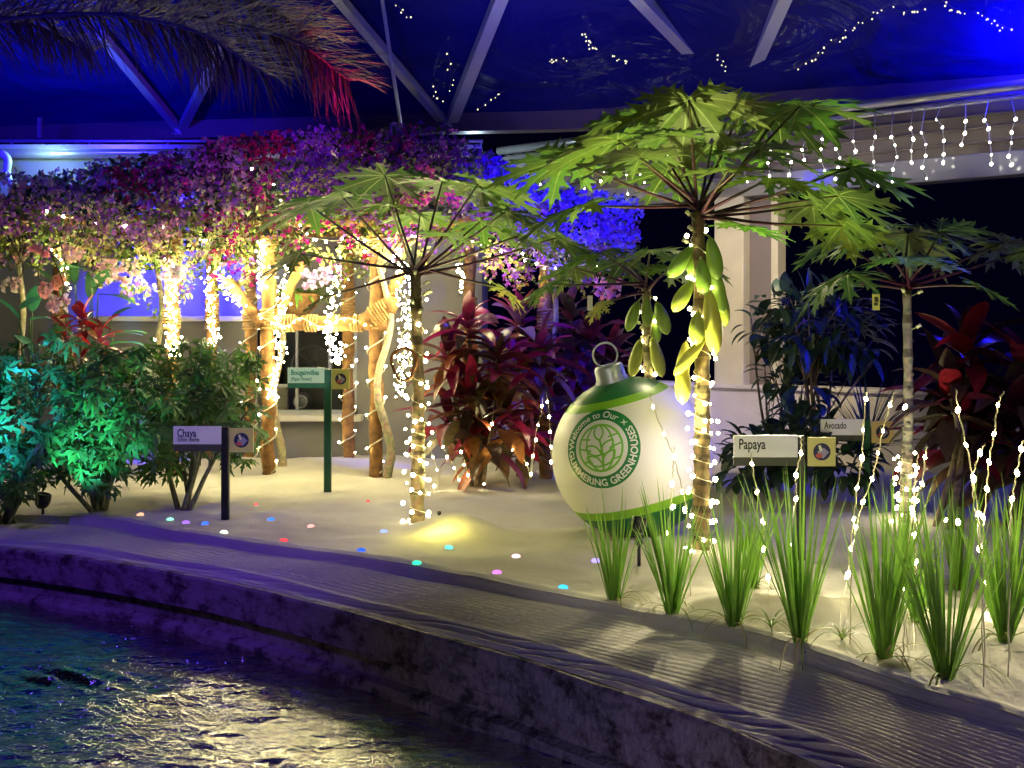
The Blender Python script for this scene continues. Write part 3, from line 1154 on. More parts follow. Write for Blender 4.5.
left_leaves = [
    (343, 198, -0.35, 0.46, 0.3, 'g'), (310, 206, 0.15, 0.46, 0.4, 'g'), (385, 176, 0.3, 0.46, 0.1, 'd'), (390, 206, -0.45, 0.36, 0.1, 'g'), (442, 182, 0.25, 0.48, 0.1, 'g'),
    (300, 254, -0.2, 0.34, 0.6, 'd'), (322, 298, -0.3, 0.22, 1.0, 'd'), (478, 184, 0.1, 0.48, 0.25, 'g'), (505, 212, -0.3, 0.42, 0.35, 'd'), 
    (518, 236, -0.35, 0.38, 0.5, 'g'), (480, 222, 0.4, 0.40, 0.3, 'g'), (420, 214, 0.45, 0.38, 0.1, 'g'), (556, 238, 0.3, 0.38, 0.45, 'g'), (506, 290, -0.2, 0.20, 1.4, 'y'), (448, 236, -0.45, 0.30, 0.2, 'g')]
b1 = gz(417, 523)
crown1 = P(415, 272, b1.y)
T_LEFT = papaya_tree('papaya tree without fruit standing by the small sand mound', b1, crown1, 0.046, left_leaves, [], bark=(0.20, 0.145, 0.07), flowers=9)
trunk_string('bulbs wound around the fruitless papaya trunk', T_LEFT[1], T_LEFT[2], 1, 41, 12, 56, spread=0.028)

mid_leaves = [
    (600, 252, -0.2, 0.38, 0.4, 'g'), (575, 268, 0.2, 0.36, 0.5, 'g'), (690, 258, 0.2, 0.36, 0.3, 'g'), (650, 252, -0.25, 0.34, 0.1, 'g'), (625, 262, 0.35, 0.34, 0.2, 'd'),
    (548, 285, -0.15, 0.30, 0.7, 'd'), (600, 305, -0.2, 0.16, 1.3, 'y'), (672, 268, -0.3, 0.28, 0.5, 'g')]
mid_fruits = [(633, 316, -0.08, 30, 13, -20, green_f), (662, 318, -0.06, 32, 15, 18, green_f), (647, 312, -0.11, 28, 12, 2, green_f), (636, 358, -0.06, 36, 14, -14, mid_f),
              (657, 357, -0.06, 38, 14, 14, mid_f), (655, 328, 0.03, 28, 12, 8, green_f)]
b2 = G(648, 508)
b2.z = bed_z(b2.x, b2.y)
crown2 = P(646, 288, b2.y)
T_MID = papaya_tree('shorter papaya tree with green fruit standing behind the white ball', b2, crown2, 0.040, mid_leaves, mid_fruits, flowers=4)
trunk_string('bulbs wound around the papaya trunk behind the white ball', T_MID[1], T_MID[2], 18, 43, 7, 30, spread=0.02)

right_leaves = [
    (908, 236, 0.2, 0.42, 0.1, 'g'), (872, 232, -0.1, 0.40, 0.3, 'g'), (940, 232, 0.2, 0.40, 0.2, 'd'), (905, 258, -0.4, 0.34, 0.1, 'g'), (848, 274, -0.25, 0.34, 0.6, 'd'),
    (828, 282, 0.2, 0.30, 0.8, 'g'), (1003, 242, 0.1, 0.36, 0.4, 'g'), (980, 286, -0.2, 0.26, 0.7, 'd'), (840, 238, 0.3, 0.36, 0.35, 'g'), (928, 262, -0.3, 0.30, 0.4, 'g'), (1028, 250, -0.1, 0.34, 0.4, 'd')]
b3 = gz(905, 522)
crown3 = P(907, 290, b3.y)
T_RIGHT = papaya_tree('slender knobbly papaya tree growing among the red ti leaves', b3, crown3, 0.036, right_leaves, [], bark=(0.26, 0.22, 0.17), flowers=3, green=(0.13, 0.24, 0.07))
trunk_string('bulbs wound around the base of the slender knobbly papaya', T_RIGHT[1], T_RIGHT[2], 1, 17, 6, 34, spread=0.03)

c = P(404, 364, crown1.y - 0.09)
root = thing('vine_coil', 'rust brown coiled vine ring hanging on the fruitless papaya trunk', 'vine', tuple(c))
mb = MB()
mb.tube([c + V((math.cos(a) * (0.075 + 0.012 * math.sin(a * 3)) + 0.004 * q, -0.03 + 0.025 * math.sin(a * 0.5 + 1), math.sin(a) * 0.10)) for q, a in [(k / 40, 2 * math.pi * k / 20) for k in range(50)]], 0.008, 6, (0.28, 0.10, 0.03))
mb.build('coil', M['bark'], root)

# ------------------------------------------------------------------ pergola
YF, YR = 8.9, 9.9


def build_pergola():
    root = thing('pergola', 'rope-lashed log pergola carrying the bougainvillea', 'pergola', (P(268, 478, YF).x, YF, 0))
    fr = [-40, 172, 268, 376, 545]
    bk = [60, 212, 250, 348, 470]

    def log(a, b, r, name, wob=0.012):
        mb = MB()
        a, b = V(a), V(b)
        n = 14
        path = [a.lerp(b, i / n) + V((U(-wob, wob), U(-wob, wob), U(-wob, wob) * 0.4)) for i in range(n + 1)]
        mb.tube(path, [r * U(0.92, 1.08) for _ in path], 10, bump=0.03)
        return mb.build(name, M['log'], root), path

    def lash(part, p, ax, r, n=9):
        mb = MB()
        ax = V(ax).normalized()
        u = perp(ax)
        w = ax.cross(u)
        pts = []
        for k in range(n * 12 + 1):
            a = 2 * math.pi * k / 12
            pts.append(p + ax * ((k / (n * 12) - 0.5) * n * 0.024) + (u * math.cos(a) + w * math.sin(a)) * (r + 0.006))
        mb.tube(pts, 0.011, 5)
        mb.build('rope_lashing', M['rope'], part)

    posts = {}
    for px in fr:
        x = (px - 512) * YF / F
        o, path = log((x, YF, -0.1), (x, YF, 2.15), 0.056, 'post')
        posts[px] = (o, path)
        lash(o, V((x, YF, 1.29)), (0, 0, 1), 0.056, 7)
        lash(o, V((x, YF, 1.9)), (0, 0, 1), 0.056, 6)
    for px in bk:
        x = (px - 512) * YR / F
        o, path = log((x, YR, -0.1), (x, YR, 2.15), 0.052, 'post')
        posts[px] = (o, path)
        lash(o, V((x, YR, 1.35)), (0, 0, 1), 0.052, 12)
    for Y, xs in ((YF, fr), (YR, bk)):
        x0, x1 = (xs[0] - 560) * Y / F, (xs[-1] - 490) * Y / F
        log((x0, Y, 2.08), (x1, Y, 2.08), 0.05, 'beam')
    for a, b in zip(fr, bk):
        log(((a - 512) * YF / F, YF - 0.25, 2.17), ((b - 512) * YR / F, YR + 0.2, 2.17), 0.042, 'cross_beam')
    # mid rail and braces
    o, _ = log(((268 - 512) * YF / F - 0.08, YF - 0.02, 1.265), ((376 - 512) * YF / F + 0.1, YF - 0.02, 1.245), 0.058, 'rail')
    for px in (290, 312, 334, 358):
        lash(o, V(((px - 512) * YF / F, YF - 0.02, 1.255)), (1, 0, 0), 0.058, 4)
    log(P(264, 326, YF), P(226, 280, YF), 0.045, 'brace')
    log(P(372, 322, YF), P(402, 272, YF), 0.045, 'brace')
    log(P(272, 330, YF), P(302, 262, YF), 0.04, 'brace')
    o2, _ = log(P(366, 322, YF - 0.04), P(392, 304, YF - 0.04), 0.075, 'burl', 0.02)
    lash(o2, P(379, 313, YF - 0.04), (1, 0, 0.6), 0.075, 6)
    return posts


POSTS = build_pergola()


def post_spiral(label, px, Y, z0, z1, turns, n, r=0.07, mesh=None):
    x = (px - 512) * Y / F
    pts = []
    N = 90
    for k in range(N + 1):
        a = 2 * math.pi * turns * k / N + 1.0
        pts.append(V((x + math.cos(a) * r, Y - math.sin(a) * r, lerp(z1, z0, k / N))))
    b = [pts[int((k + 0.5) * N / n)] + V((U(-.01, .01) + (0.02 if k % 2 else -0.02), -0.015, U(-.01, .01))) for k in range(n)]
    light_string(label, pts, b, 'light strings wound around the pergola posts', mesh, wire_r=0.007)


post_spiral('corded bulbs wound around the pergola post beside the shaded bougainvillea trunk', 268, YF, 0.05, 1.9, 7, 14)
post_spiral('corded bulbs wound around the pergola post with the twisted pale trunk', 376, YF, 0.05, 1.9, 7, 14)
post_spiral('corded bulbs wound around the slimmer post next to the window', 348, YR, 0.03, 1.9, 9, 18)
post_spiral('corded bulbs wound around the rear post near the chaya sign', 250, YR, 0.05, 1.7, 6, 12)

# rail string
pts = smooth_path([P(258, 316, YF - 0.08), P(285, 326, YF - 0.1), P(300, 318, YF - 0.1), P(322, 327, YF - 0.1), P(345, 318, YF - 0.1), P(372, 326, YF - 0.1)], 40)
light_string('corded bulbs strung along the pergola rail', pts, [pts[int((k + 0.5) * 40 / 13)] + V((0, -0.015, -0.012)) for k in range(13)], 'light strings wound around the pergola posts', None, 0.006)


def garland(label, path_px, Y, width, n, mesh=None, dY=0.07):
    """a dense hanging bunch of bulbs along a pixel path"""
    path = smooth_path([P(x, y, Y) for x, y in path_px], 40)
    k = Y / F
    b = []
    for i in range(n):
        u = (i + U(0, 1)) / n
        q = path[min(40, int(u * 40))]
        w = width * (0.7 + 0.5 * abs(noise.noise(V((u * 6, i * 0.01, Y)))))
        b.append(q + V((R.gauss(0, 0.42) * w * k, U(-dY, dY), U(-0.02, 0.02))))
    # two twisted strands
    mb_paths = []
    wp = [q + V((math.sin(i * 1.1) * width * k * 0.3, math.cos(i * 0.9) * 0.03, 0)) for i, q in enumerate(path)]
    light_string(label, wp, b, 'dense light garlands hanging in the pergola', mesh, 0.003)


garland('dense light garland around the pergola post beside the blue lit wall', [(172, 262), (173, 300), (170, 335), (172, 358)], YF - 0.09, 13, 95)
garland('dense light garland beside the blue lit wall, thinner than its neighbour', [(207, 272), (210, 300), (213, 330), (211, 348)], YR - 0.2, 9, 60)
garland('slanting bunch of bulbs on the pergola brace', [(214, 268), (226, 290), (240, 305)], YF - 0.1, 10, 30)
garland('short dense garland hanging over the chaya sign at the pergola post top', [(262, 240), (263, 262), (261, 292)], YF - 0.1, 8, 44)
garland('dense garland falling beside the pergola post with the rail', [(284, 268), (282, 300), (278, 330), (280, 360), (273, 386), (274, 400)], YF - 0.1, 8, 90)
garland('dense garland hanging in front of the window from the flowers', [(338, 268), (334, 300), (330, 330), (336, 350), (340, 366)], YF - 0.12, 13, 100)
garland('densest light garland hanging behind the fruitless papaya trunk', [(398, 250), (403, 290), (405, 330), (400, 370), (404, 398)], YF - 0.3, 13, 100)
garland('second dense garland behind the fruitless papaya trunk, nearer the red ti', [(410, 268), (413, 300), (410, 340), (412, 380)], YF - 0.15, 9, 60)
garland('few bright bulbs dangling among the lilac blossoms by the banana leaves', [(52, 252), (62, 262), (66, 280), (70, 292)], YF - 0.3, 5, 9)
garland('short light garland hanging over the red ti plants', [(458, 262), (462, 278), (460, 292)], YF, 5, 15)
garland('scattered bulbs buried in the pale variegated leaves over the chaya', [(40, 205), (90, 225), (150, 228), (200, 240), (250, 225)], YF - 0.1, 12, 14)
garland('scattered bulbs buried in the magenta blossoms', [(260, 170), (300, 232), (360, 240), (430, 235)], YF - 0.3, 12, 16)
garland('scattered bulbs buried in the violet blossoms behind the papayas', [(470, 240), (520, 255), (552, 268), (600, 262)], YF - 0.3, 10, 10)

# ------------------------------------------------------------------ bougainvillea
TOPL = [(-60, 180), (0, 176), (60, 176), (100, 166), (180, 150), (270, 136), (350, 131), (440, 132), (480, 150), (520, 176), (580, 192), (640, 200), (680, 215)]
BOTL = [(-60, 255), (0, 256), (50, 262), (85, 266), (130, 292), (165, 296), (200, 272), (240, 280), (270, 252), (310, 262), (350, 268), (400, 250), (450, 246), (500, 272), (540, 284), (580, 288), (620, 288), (680, 262)]


def diamond(mb, c, d, s, Ln, W, col, bend=0.2):
    n = d.cross(s)
    mb.v += [c, c + d * Ln * 0.5 + s * W / 2 + n * bend * W, c + d * Ln, c + d * Ln * 0.5 - s * W / 2 + n * bend * W]
    b = len(mb.v) - 4
    mb.face((b, b + 1, b + 2), col, True)
    mb.face((b, b + 2, b + 3), col, True)


def bougainvillea(label, x0, x1, cols, leafcols, nfl, nlf, trunk_pts, patches=()):
    root = thing('bougainvillea', label, 'bougainvillea', tuple(trunk_pts[0]), 'bougainvilleas over the pergola')
    fb, lb = MB(), MB()

    def pos(low=None):
        while True:
            px = U(x0 - 14, x1 + 14)
            t, b = interp(TOPL, px), interp(BOTL, px) + 8 * math.sin(px * 0.21)
            v = U(0, 1) if low is None else U(*low)
            py = lerp(t, b, v)
            prof = math.sin(math.pi * min(1, max(0, 0.15 + v * 0.8)))
            Y = YF + 0.15 - 0.75 * prof * U(0.4, 1.0) + U(0, 0.9) * (1 - v)
            dens = noise.noise(V((px * 0.035, py * 0.045, Y * 1.5 + x0)))
            if dens > -0.30:
                return px, py, Y, v

    for k in range(nfl):
        px, py, Y, v = pos((0.0, 0.62) if R.random() < 0.62 else None)
        clus = P(px, py, Y)
        ci = noise.noise(V((px * 0.02, py * 0.03, x0 * 0.1 + 2)))
        base = cols[0] if ci < 0.08 else cols[1]
        for (qx, qy, qr, qc) in patches:
            if ((px - qx) / qr) ** 2 + ((py - qy) / (qr * 0.6)) ** 2 < U(0.5, 1.2):
                base = qc
        for m in range(5):
            c = clus + rdir() * 0.06
            ax = (rdir() + V((0, -0.7, 0.1))).normalized()
            s0 = perp(ax, rdir())
            col = tuple(min(0.95, q * U(0.75, 1.2)) for q in base)
            for j in range(3):
                q = Quaternion(ax, j * 2.094)
                d = (q @ s0 * 0.9 + ax * 0.5).normalized()
                diamond(fb, c, d, ax.cross(q @ s0).normalized(), U(0.024, 0.036), U(0.020, 0.030), col)
    for k in range(int(nlf * 1.6)):
        px, py, Y, v = pos((0.25, 1.08) if R.random() < 0.8 else None)
        c = P(px, py, Y + 0.03)
        d = (rdir() + V((0, -0.3, -0.3))).normalized()
        s = perp(d, rdir())
        base = leafcols[0] if noise.noise(V((px * 0.03, py * 0.03, 6.0 + x0))) + U(-.25, .25) < 0.05 else leafcols[1]
        col = tuple(min(0.95, q * U(0.7, 1.25)) for q in base)
        diamond(lb, c, d, s, U(0.040, 0.062), U(0.022, 0.034), col)
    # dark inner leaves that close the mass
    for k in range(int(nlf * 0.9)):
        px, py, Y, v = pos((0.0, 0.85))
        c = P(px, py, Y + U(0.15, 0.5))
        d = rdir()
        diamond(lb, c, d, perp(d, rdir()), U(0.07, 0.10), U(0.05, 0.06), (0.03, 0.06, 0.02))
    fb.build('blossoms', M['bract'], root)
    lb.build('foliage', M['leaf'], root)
    mb = MB()
    path = smooth_path(trunk_pts, 30)
    mb.tube(path, [lerp(0.038, 0.022, i / 30) for i in range(31)], 9, lambda i, j: (0.40 * U(.8, 1.1), 0.33 * U(.8, 1.1), 0.20), bump=0.06)
    top = path[-1]
    for k in range(6):
        px = lerp(x0, x1, (k + 0.5) / 6)
        e = P(px, lerp(interp(TOPL, px), interp(BOTL, px), 0.45), YF + 0.1)
        mb.tube(smooth_path([top, top.lerp(e, 0.5) + V((0, 0, 0.1)), e], 10), [0.016 - 0.001 * i for i in range(11)], 6, (0.26, 0.2, 0.12))
    mb.build('stem', M['bark'], root)
    return root


lilac, pinkw, mag, vio, red = (0.30, 0.11, 0.42), (0.44, 0.24, 0.34), (0.38, 0.015, 0.20), (0.20, 0.045, 0.40), (0.38, 0.01, 0.07)
cream, lgreen = (0.56, 0.55, 0.20), (0.17, 0.23, 0.04)


def twist_trunk(px, Y, amp, top_y=265, seed=0.0):
    return [P(px + amp * math.sin(seed + k * 1.25), lerp(HOR + F * H / Y, top_y, k / 8), Y) for k in range(9)]


bougainvillea('pale lilac bougainvillea with creamy leaves over the pink cluster blooms and banana leaves', -40, 100, (lilac, pinkw), (cream, lgreen), 300, 1500, twist_trunk(20, YF, 3))
bougainvillea('bougainvillea with a crimson patch over cream variegated leaves, beside the blue lit wall', 100, 232, (lilac, pinkw), (cream, lgreen), 330, 1900, twist_trunk(158, 9.4, 4),
              patches=((140, 180, 42, red), (165, 175, 26, mag), (128, 192, 25, red), (60, 178, 30, vio)))
bougainvillea('magenta bougainvillea hanging over the pergola rail', 225, 400, (mag, lilac), (lgreen, cream), 460, 1500, twist_trunk(278, 9.15, 5, seed=1.2),
              patches=((290, 205, 55, mag), (270, 150, 40, red), (350, 255, 25, red), (330, 180, 60, vio)))
bougainvillea('violet bougainvillea behind the fruitless papaya crown', 390, 512, (vio, lilac), (lgreen, cream), 380, 600, twist_trunk(384, 8.84, 7, seed=0.4),
              patches=((430, 190, 40, (0.6, 0.06, 0.5)), (470, 160, 45, vio)))
bougainvillea('bougainvillea glowing deep blue in the flood light between the papayas', 500, 622, (lilac, (0.40, 0.26, 0.50)), (lgreen, cream), 430, 500, twist_trunk(552, 9.1, 4),
              patches=((610, 280, 22, (0.72, 0.22, 0.35)), (600, 260, 20, pinkw)))


def spray(label, px, py, Y, col, n=26, r=0.075, stem=None):
    root = thing('blossom_spray', label, 'flowers', tuple(P(px, py, Y)), 'hanging blossom sprays')
    mb = MB()
    c0 = P(px, py, Y)
    for k in range(n):
        c = c0 + V((U(-1, 1), U(-1, 1), U(-1, 1) * 0.75)) * r
        ax = (rdir() + V((0, -0.9, 0))).normalized()
        s0 = perp(ax, rdir())
        cc = tuple(min(.95, q * U(.8, 1.15)) for q in col)
        for j in range(3):
            q = Quaternion(ax, j * 2.094)
            diamond(mb, c, (q @ s0 * 0.9 + ax * 0.5).normalized(), ax.cross(q @ s0).normalized(), 0.036, 0.034, cc)
    mb.build('blossoms', M['bract'], root)
    mb = MB()
    mb.tube(smooth_path([c0, c0 + V((U(-.1, .1), 0.05, 0.12)), P(stem[0], stem[1], Y + 0.2)], 8), 0.005, 5, (0.16, 0.14, 0.07))
    mb.build('stem', M['bark'], root)


spray('pale pink cluster drooping in front of the blue lit wall', 118, 272, 8.3, (0.80, 0.55, 0.52), 46, 0.12, (120, 240))
spray('pale pink cluster hanging by the bright dangling bulbs', 72, 252, 8.2, (0.80, 0.52, 0.50), 26, 0.08, (80, 225))
spray('lilac pink cluster hanging lowest over the chaya shrubs', 57, 303, 7.9, (0.75, 0.50, 0.68), 24, 0.065, (50, 250))
spray('pink cluster just over the lowest lilac one', 47, 290, 8.0, (0.78, 0.42, 0.46), 18, 0.055, (44, 245))
spray('salmon pink cluster next to the dangling bulbs', 60, 282, 8.05, (0.80, 0.38, 0.32), 18, 0.055, (60, 240))
spray('small rose pink cluster high among the cream leaves', 40, 252, 8.2, (0.75, 0.25, 0.35), 14, 0.045, (40, 225))
spray('tiny pale cluster at the edge of the frond stalk', 10, 285, 7.9, (0.80, 0.62, 0.55), 14, 0.05, (8, 235))
spray('pale lilac cluster covering the top of the bulb wrapped post', 174, 274, 8.5, (0.70, 0.58, 0.66), 34, 0.085, (170, 240))
spray('lilac cluster hanging near the coir basket', 315, 278, 8.5, (0.62, 0.42, 0.68), 34, 0.09, (310, 240))
spray('rose cluster hanging behind the papaya behind the ball', 608, 288, 8.3, (0.78, 0.30, 0.42), 30, 0.085, (600, 255))
spray('violet cluster hanging over the dark red ti plants', 562, 272, 8.3, (0.55, 0.35, 0.72), 30, 0.09, (560, 245))

# hanging basket
bc = P(298, 300, 9.3)
hb = thing('hanging_basket', 'brown coir hanging basket with trailing green leaves over the window', 'basket', (bc.x, bc.y, bc.z - 0.1))
mb = MB()
mb.lathe([(0.0, -0.13), (0.09, -0.12), (0.16, -0.05), (0.19, 0.04), (0.185, 0.055), (0.15, 0.03), (0.0, 0.03)], bc, V((0, 0, 1)), 22)
mb.build('basket', M['basket'], hb)
mb = MB()
for k in range(90):
    a = U(0, 6.28)
    p = bc + V((math.cos(a) * U(0, .16), math.sin(a) * U(0, .16), 0.04))
    strip_leaf(mb, p, V((math.cos(a), math.sin(a), U(0.3, 1.6))), U(0.14, 0.28), U(0.03, 0.05), U(0.8, 2.2), (0.16 * U(.7, 1.3), 0.27 * U(.7, 1.2), 0.05), 5)
mb.build('foliage', M['leaf'], hb)
mb = MB()
for k in range(3):
    a = k * 2.094 + 0.4
    mb.tube([bc + V((math.cos(a) * .18, math.sin(a) * .18, 0.05)), bc + V((0, 0, 0.75))], 0.005, 5)
mb.build('hanger', M['wire_dark'], hb)

# ------------------------------------------------------------------ chaya shrubs
def bush(name, label, cat, base, stems, blobs, leaf_fn, n, bark=(0.16, 0.17, 0.09), group=None, stem_r=0.02, mat='leaf'):
    """blobs: (centre, radii); stems: number; leaf_fn(mb, point, outward)"""
    root = thing(name, label, cat, tuple(base), group)
    mb = MB()
    ends = []
    for k in range(stems):
        c, r = blobs[k % len(blobs)]
        e = c + V((U(-.6, .6) * r[0], U(-.6, .6) * r[1], U(-.3, .7) * r[2]))
        s = base + V((U(-.05, .05), U(-.05, .05), -0.05))
        m1 = s.lerp(e, 0.45) + V((U(-.06, .06), U(-.06, .06), 0.04))
        path = smooth_path([s, m1, e], 12)
        mb.tube(path, [lerp(stem_r, stem_r * 0.3, i / 12) for i in range(13)], 7, bark, bump=0.05)
        ends.append(e)
        for q in range(5):
            p0 = path[R.randrange(5, 12)]
            e2 = c + V((U(-.95, .95) * r[0], U(-.95, .95) * r[1], U(-.9, .95) * r[2]))
            mb.tube(smooth_path([p0, p0.lerp(e2, 0.5) + V((0, 0, 0.03)), e2], 6), [stem_r * 0.35 * (1 - i / 9) for i in range(7)], 5, bark)
    mb.build('stem', M['bark'], root)
    mb = MB()
    wsum = [r[0] * r[1] * r[2] for c, r in blobs]
    tot = sum(wsum)
    for (c, r), w in zip(blobs, wsum):
        for k in range(int(n * w / tot)):
            d = rdir() * (U(0.35, 1.0) ** 0.5)
            p = c + V((d.x * r[0], d.y * r[1], d.z * r[2]))
            if p.z < base.z + 0.1:
                continue
            leaf_fn(mb, p, d.normalized())
    mb.build('foliage', M[mat], root)
    return root


def chaya_leaf(mb, p, d):
    nrm = (V((0, -0.25, 0.8)) + V((d.x, d.y, 0)) * 0.8 + rdir() * 0.7).normalized()
    out = (V((d.x, d.y, -0.25)) + rdir() * 0.6)
    s = U(0.08, 0.15)
    g = U(0.6, 1.5)
    lobed_leaf(mb, p, nrm, out, s, 5, 1.65, CHAYA_ROWS, (0.085 * g, 0.19 * g, 0.04 * g), None, droop=0.3, fold=0.25, jit=0.2)


def blob(px, py, Y, rx, ry, rz):
    return (P(px, py, Y), (rx, ry, rz))


b = gz(98, 510)
bush('chaya_shrub', 'bushy chaya shrub lit green, standing between the cyan lit one and the chaya sign', 'shrub', b, 7,
     [blob(95, 420, 7.1, 0.36, 0.35, 0.36), blob(118, 372, 7.3, 0.26, 0.3, 0.20), blob(66, 450, 7.0, 0.30, 0.3, 0.22), blob(145, 420, 7.2, 0.2, 0.25, 0.28), blob(100, 478, 6.95, 0.22, 0.2, 0.10)], chaya_leaf, 400, group='chaya shrubs')
b = gz(186, 511)
bush('chaya_shrub', 'dark green chaya shrub directly behind the chaya sign', 'shrub', b, 6,
     [blob(190, 405, 7.75, 0.34, 0.35, 0.32), blob(228, 372, 7.8, 0.24, 0.3, 0.22), blob(150, 366, 7.8, 0.2, 0.3, 0.16), blob(235, 430, 7.6, 0.2, 0.25, 0.26), blob(165, 450, 7.5, 0.18, 0.25, 0.22), blob(195, 350, 7.8, 0.14, 0.2, 0.12)], chaya_leaf, 380, group='chaya shrubs')
b = G(6, 518)
b.z = bed_z(b.x, b.y)
bush('chaya_shrub', 'chaya shrub lit bright cyan at the edge of the sand bed', 'shrub', b, 6,
     [blob(0, 430, 6.9, 0.28, 0.3, 0.36), blob(-30, 385, 7.1, 0.3, 0.35, 0.4), blob(30, 372, 7.3, 0.26, 0.3, 0.18), blob(8, 470, 6.8, 0.18, 0.25, 0.2), blob(55, 345, 7.5, 0.16, 0.2, 0.12)], chaya_leaf, 380, group='chaya shrubs')


# ------------------------------------------------------------------ strap-leaved and broad-leaved plants
def ti_plant(name, label, base, heads, n, Ln, W, cols, low=None, group='red ti plants', droop=(0.6, 1.5)):
    root = thing(name, label, 'plant', tuple(base), group)
    sm, lm = MB(), MB()
    for (c, k) in heads:
        sm.tube(smooth_path([base + V((U(-.06, .06), U(-.06, .06), -0.05)), base.lerp(c, 0.6) + V((U(-.05, .05), U(-.05, .05), 0)), c], 10), [0.02, 0.014], 7, (0.20, 0.15, 0.09))
        for i in range(int(n * k)):
            a = i * 2.4 + U(-.3, .3)
            u = i / max(1, n * k - 1)           # 0 young, 1 old
            el = lerp(1.25, -0.35, u ** 0.9) + U(-.2, .2)
            d = V((math.cos(a) * math.cos(el), math.sin(a) * math.cos(el), math.sin(el)))
            p = c - V((0, 0, u * 0.22 * Ln / 0.4)) + d * 0.01
            col = R.choice(cols)
            if low and u > 0.72:
                col = R.choice(low)
            g = U(0.7, 1.25)
            col = tuple(q * g for q in col)
            tip = tuple(q * U(0.7, 1.1) for q in col)
            strip_leaf(lm, p, d, Ln * U(0.75, 1.15) * (0.75 + 0.25 * min(1, u * 3)), W * U(0.8, 1.2), U(*droop), col, 7, 0.35, twist=U(-1.0, 1.0), curl=U(-.4, .4), tipcol=tip)
    sm.build('stem', M['bark'], root)
    lm.build('foliage', M['ti_leaf'], root)
    return root


crims = [(0.24, 0.008, 0.03), (0.16, 0.008, 0.035), (0.34, 0.012, 0.06), (0.09, 0.014, 0.03), (0.07, 0.035, 0.02), (0.20, 0.008, 0.08)]
brown = [(0.36, 0.16, 0.05), (0.26, 0.12, 0.05), (0.40, 0.10, 0.04), (0.20, 0.14, 0.06)]
darkr = [(0.12, 0.03, 0.07), (0.10, 0.05, 0.06), (0.20, 0.015, 0.05), (0.06, 0.045, 0.05), (0.26, 0.03, 0.07)]
b = gz(480, 486)
ti_plant('ti_plant', 'crimson ti plant with brown lower leaves beside the fruitless papaya', b,
         [(P(468, 322, 8.5), 1.1), (P(448, 350, 8.4), 0.8), (P(498, 352, 8.35), 1.0), (P(470, 392, 8.25), 1.0), (P(505, 408, 8.2), 0.9), (P(484, 432, 8.2), 0.9), (P(448, 410, 8.35), 0.6)], 24, 0.42, 0.11, crims, brown)
b = gz(525, 478)
ti_plant('ti_plant', 'dark red ti plant between the crimson one and the white ball', b,
         [(P(520, 318, 8.9), 1.0), (P(540, 345, 8.8), 1.0), (P(516, 360, 8.7), 0.8), (P(538, 400, 8.7), 0.9), (P(520, 430, 8.6), 0.7)], 24, 0.42, 0.11, crims + darkr, brown)
b = G(590, 466)
ti_plant('ti_plant', 'dark ti plant with blue lit leaves behind the silver cap of the ball', b,
         [(P(570, 312, 9.5), 1.0), (P(592, 335, 9.4), 1.0), (P(612, 352, 9.5), 0.9), (P(570, 360, 9.3), 1.0), (P(556, 400, 9.2), 0.9), (P(588, 390, 9.2), 0.8)], 24, 0.42, 0.115, darkr, darkr)
b = gz(945, 528)
ti_plant('ti_plant', 'big-leaved red ti plant beside the slender knobbly papaya', b,
         [(P(968, 345, 6.8), 1.0), (P(948, 385, 6.7), 0.9), (P(990, 395, 6.8), 0.9), (P(965, 430, 6.7), 0.9)], 26, 0.44, 0.12, [(0.17, 0.006, 0.014), (0.10, 0.005, 0.015), (0.05, 0.010, 0.02), (0.035, 0.02, 0.015)],
         [(0.07, 0.042, 0.03), (0.09, 0.05, 0.03), (0.05, 0.038, 0.028)], droop=(0.5, 1.3))
b = gz(1020, 520)
ti_plant('ti_plant', 'red ti plant at the edge of the bed past the big-leaved one', b,
         [(P(1028, 365, 6.7), 1.0), (P(1010, 410, 6.6), 0.9), (P(1040, 430, 6.5), 0.9)], 26, 0.52, 0.135, [(0.12, 0.006, 0.018), (0.07, 0.006, 0.02), (0.04, 0.015, 0.025)],
         [(0.12, 0.075, 0.05), (0.09, 0.06, 0.05)], droop=(0.5, 1.3))
b = G(95, 470)
ti_plant('ti_plant', 'small scarlet ti plant below the pink clusters', b, [(P(82, 318, 7.9), 1.0), (P(100, 335, 7.9), 0.8), (P(64, 332, 7.9), 0.6)], 16, 0.26, 0.065, [(0.5, 0.02, 0.02), (0.38, 0.015, 0.03)], [(0.40, 0.18, 0.06), (0.34, 0.14, 0.05)])


def broad_plant(name, label, base, leaves, cat='plant', col=(0.03, 0.09, 0.035), group=None):
    """leaves: (start px, tip px, Y, width px)"""
    root = thing(name, label, cat, tuple(base), group)
    for (ax, ay, bx, by, Y, w) in leaves:
        a, t = P(ax, ay, Y), P(bx, by, Y - 0.12)
        mb = MB()
        g = U(0.8, 1.3)
        d = (t - a)
        Ln = d.length * 1.05
        strip_leaf(mb, a, d + V((0, 0, 0.18 * Ln)), Ln, w * Y / F, 0.5, tuple(q * g for q in col), 9, 0.22, prof=lambda t: (math.sin(math.pi * min(1, max(0, t)) ** 0.85) ** 0.65 if 0 < t < 1 else 0.02))
        lf = mb.build('leaf', M['leaf'], root)
        mb = MB()
        mb.tube(smooth_path([base + V((U(-.04, .04), U(-.04, .04), -0.03)), base.lerp(a, 0.6) + V((0, 0.03, 0.03)), a], 10), [0.012, 0.006], 6, (0.06, 0.12, 0.05))
        mb.build('petiole', M['petiole'], lf)
    return root


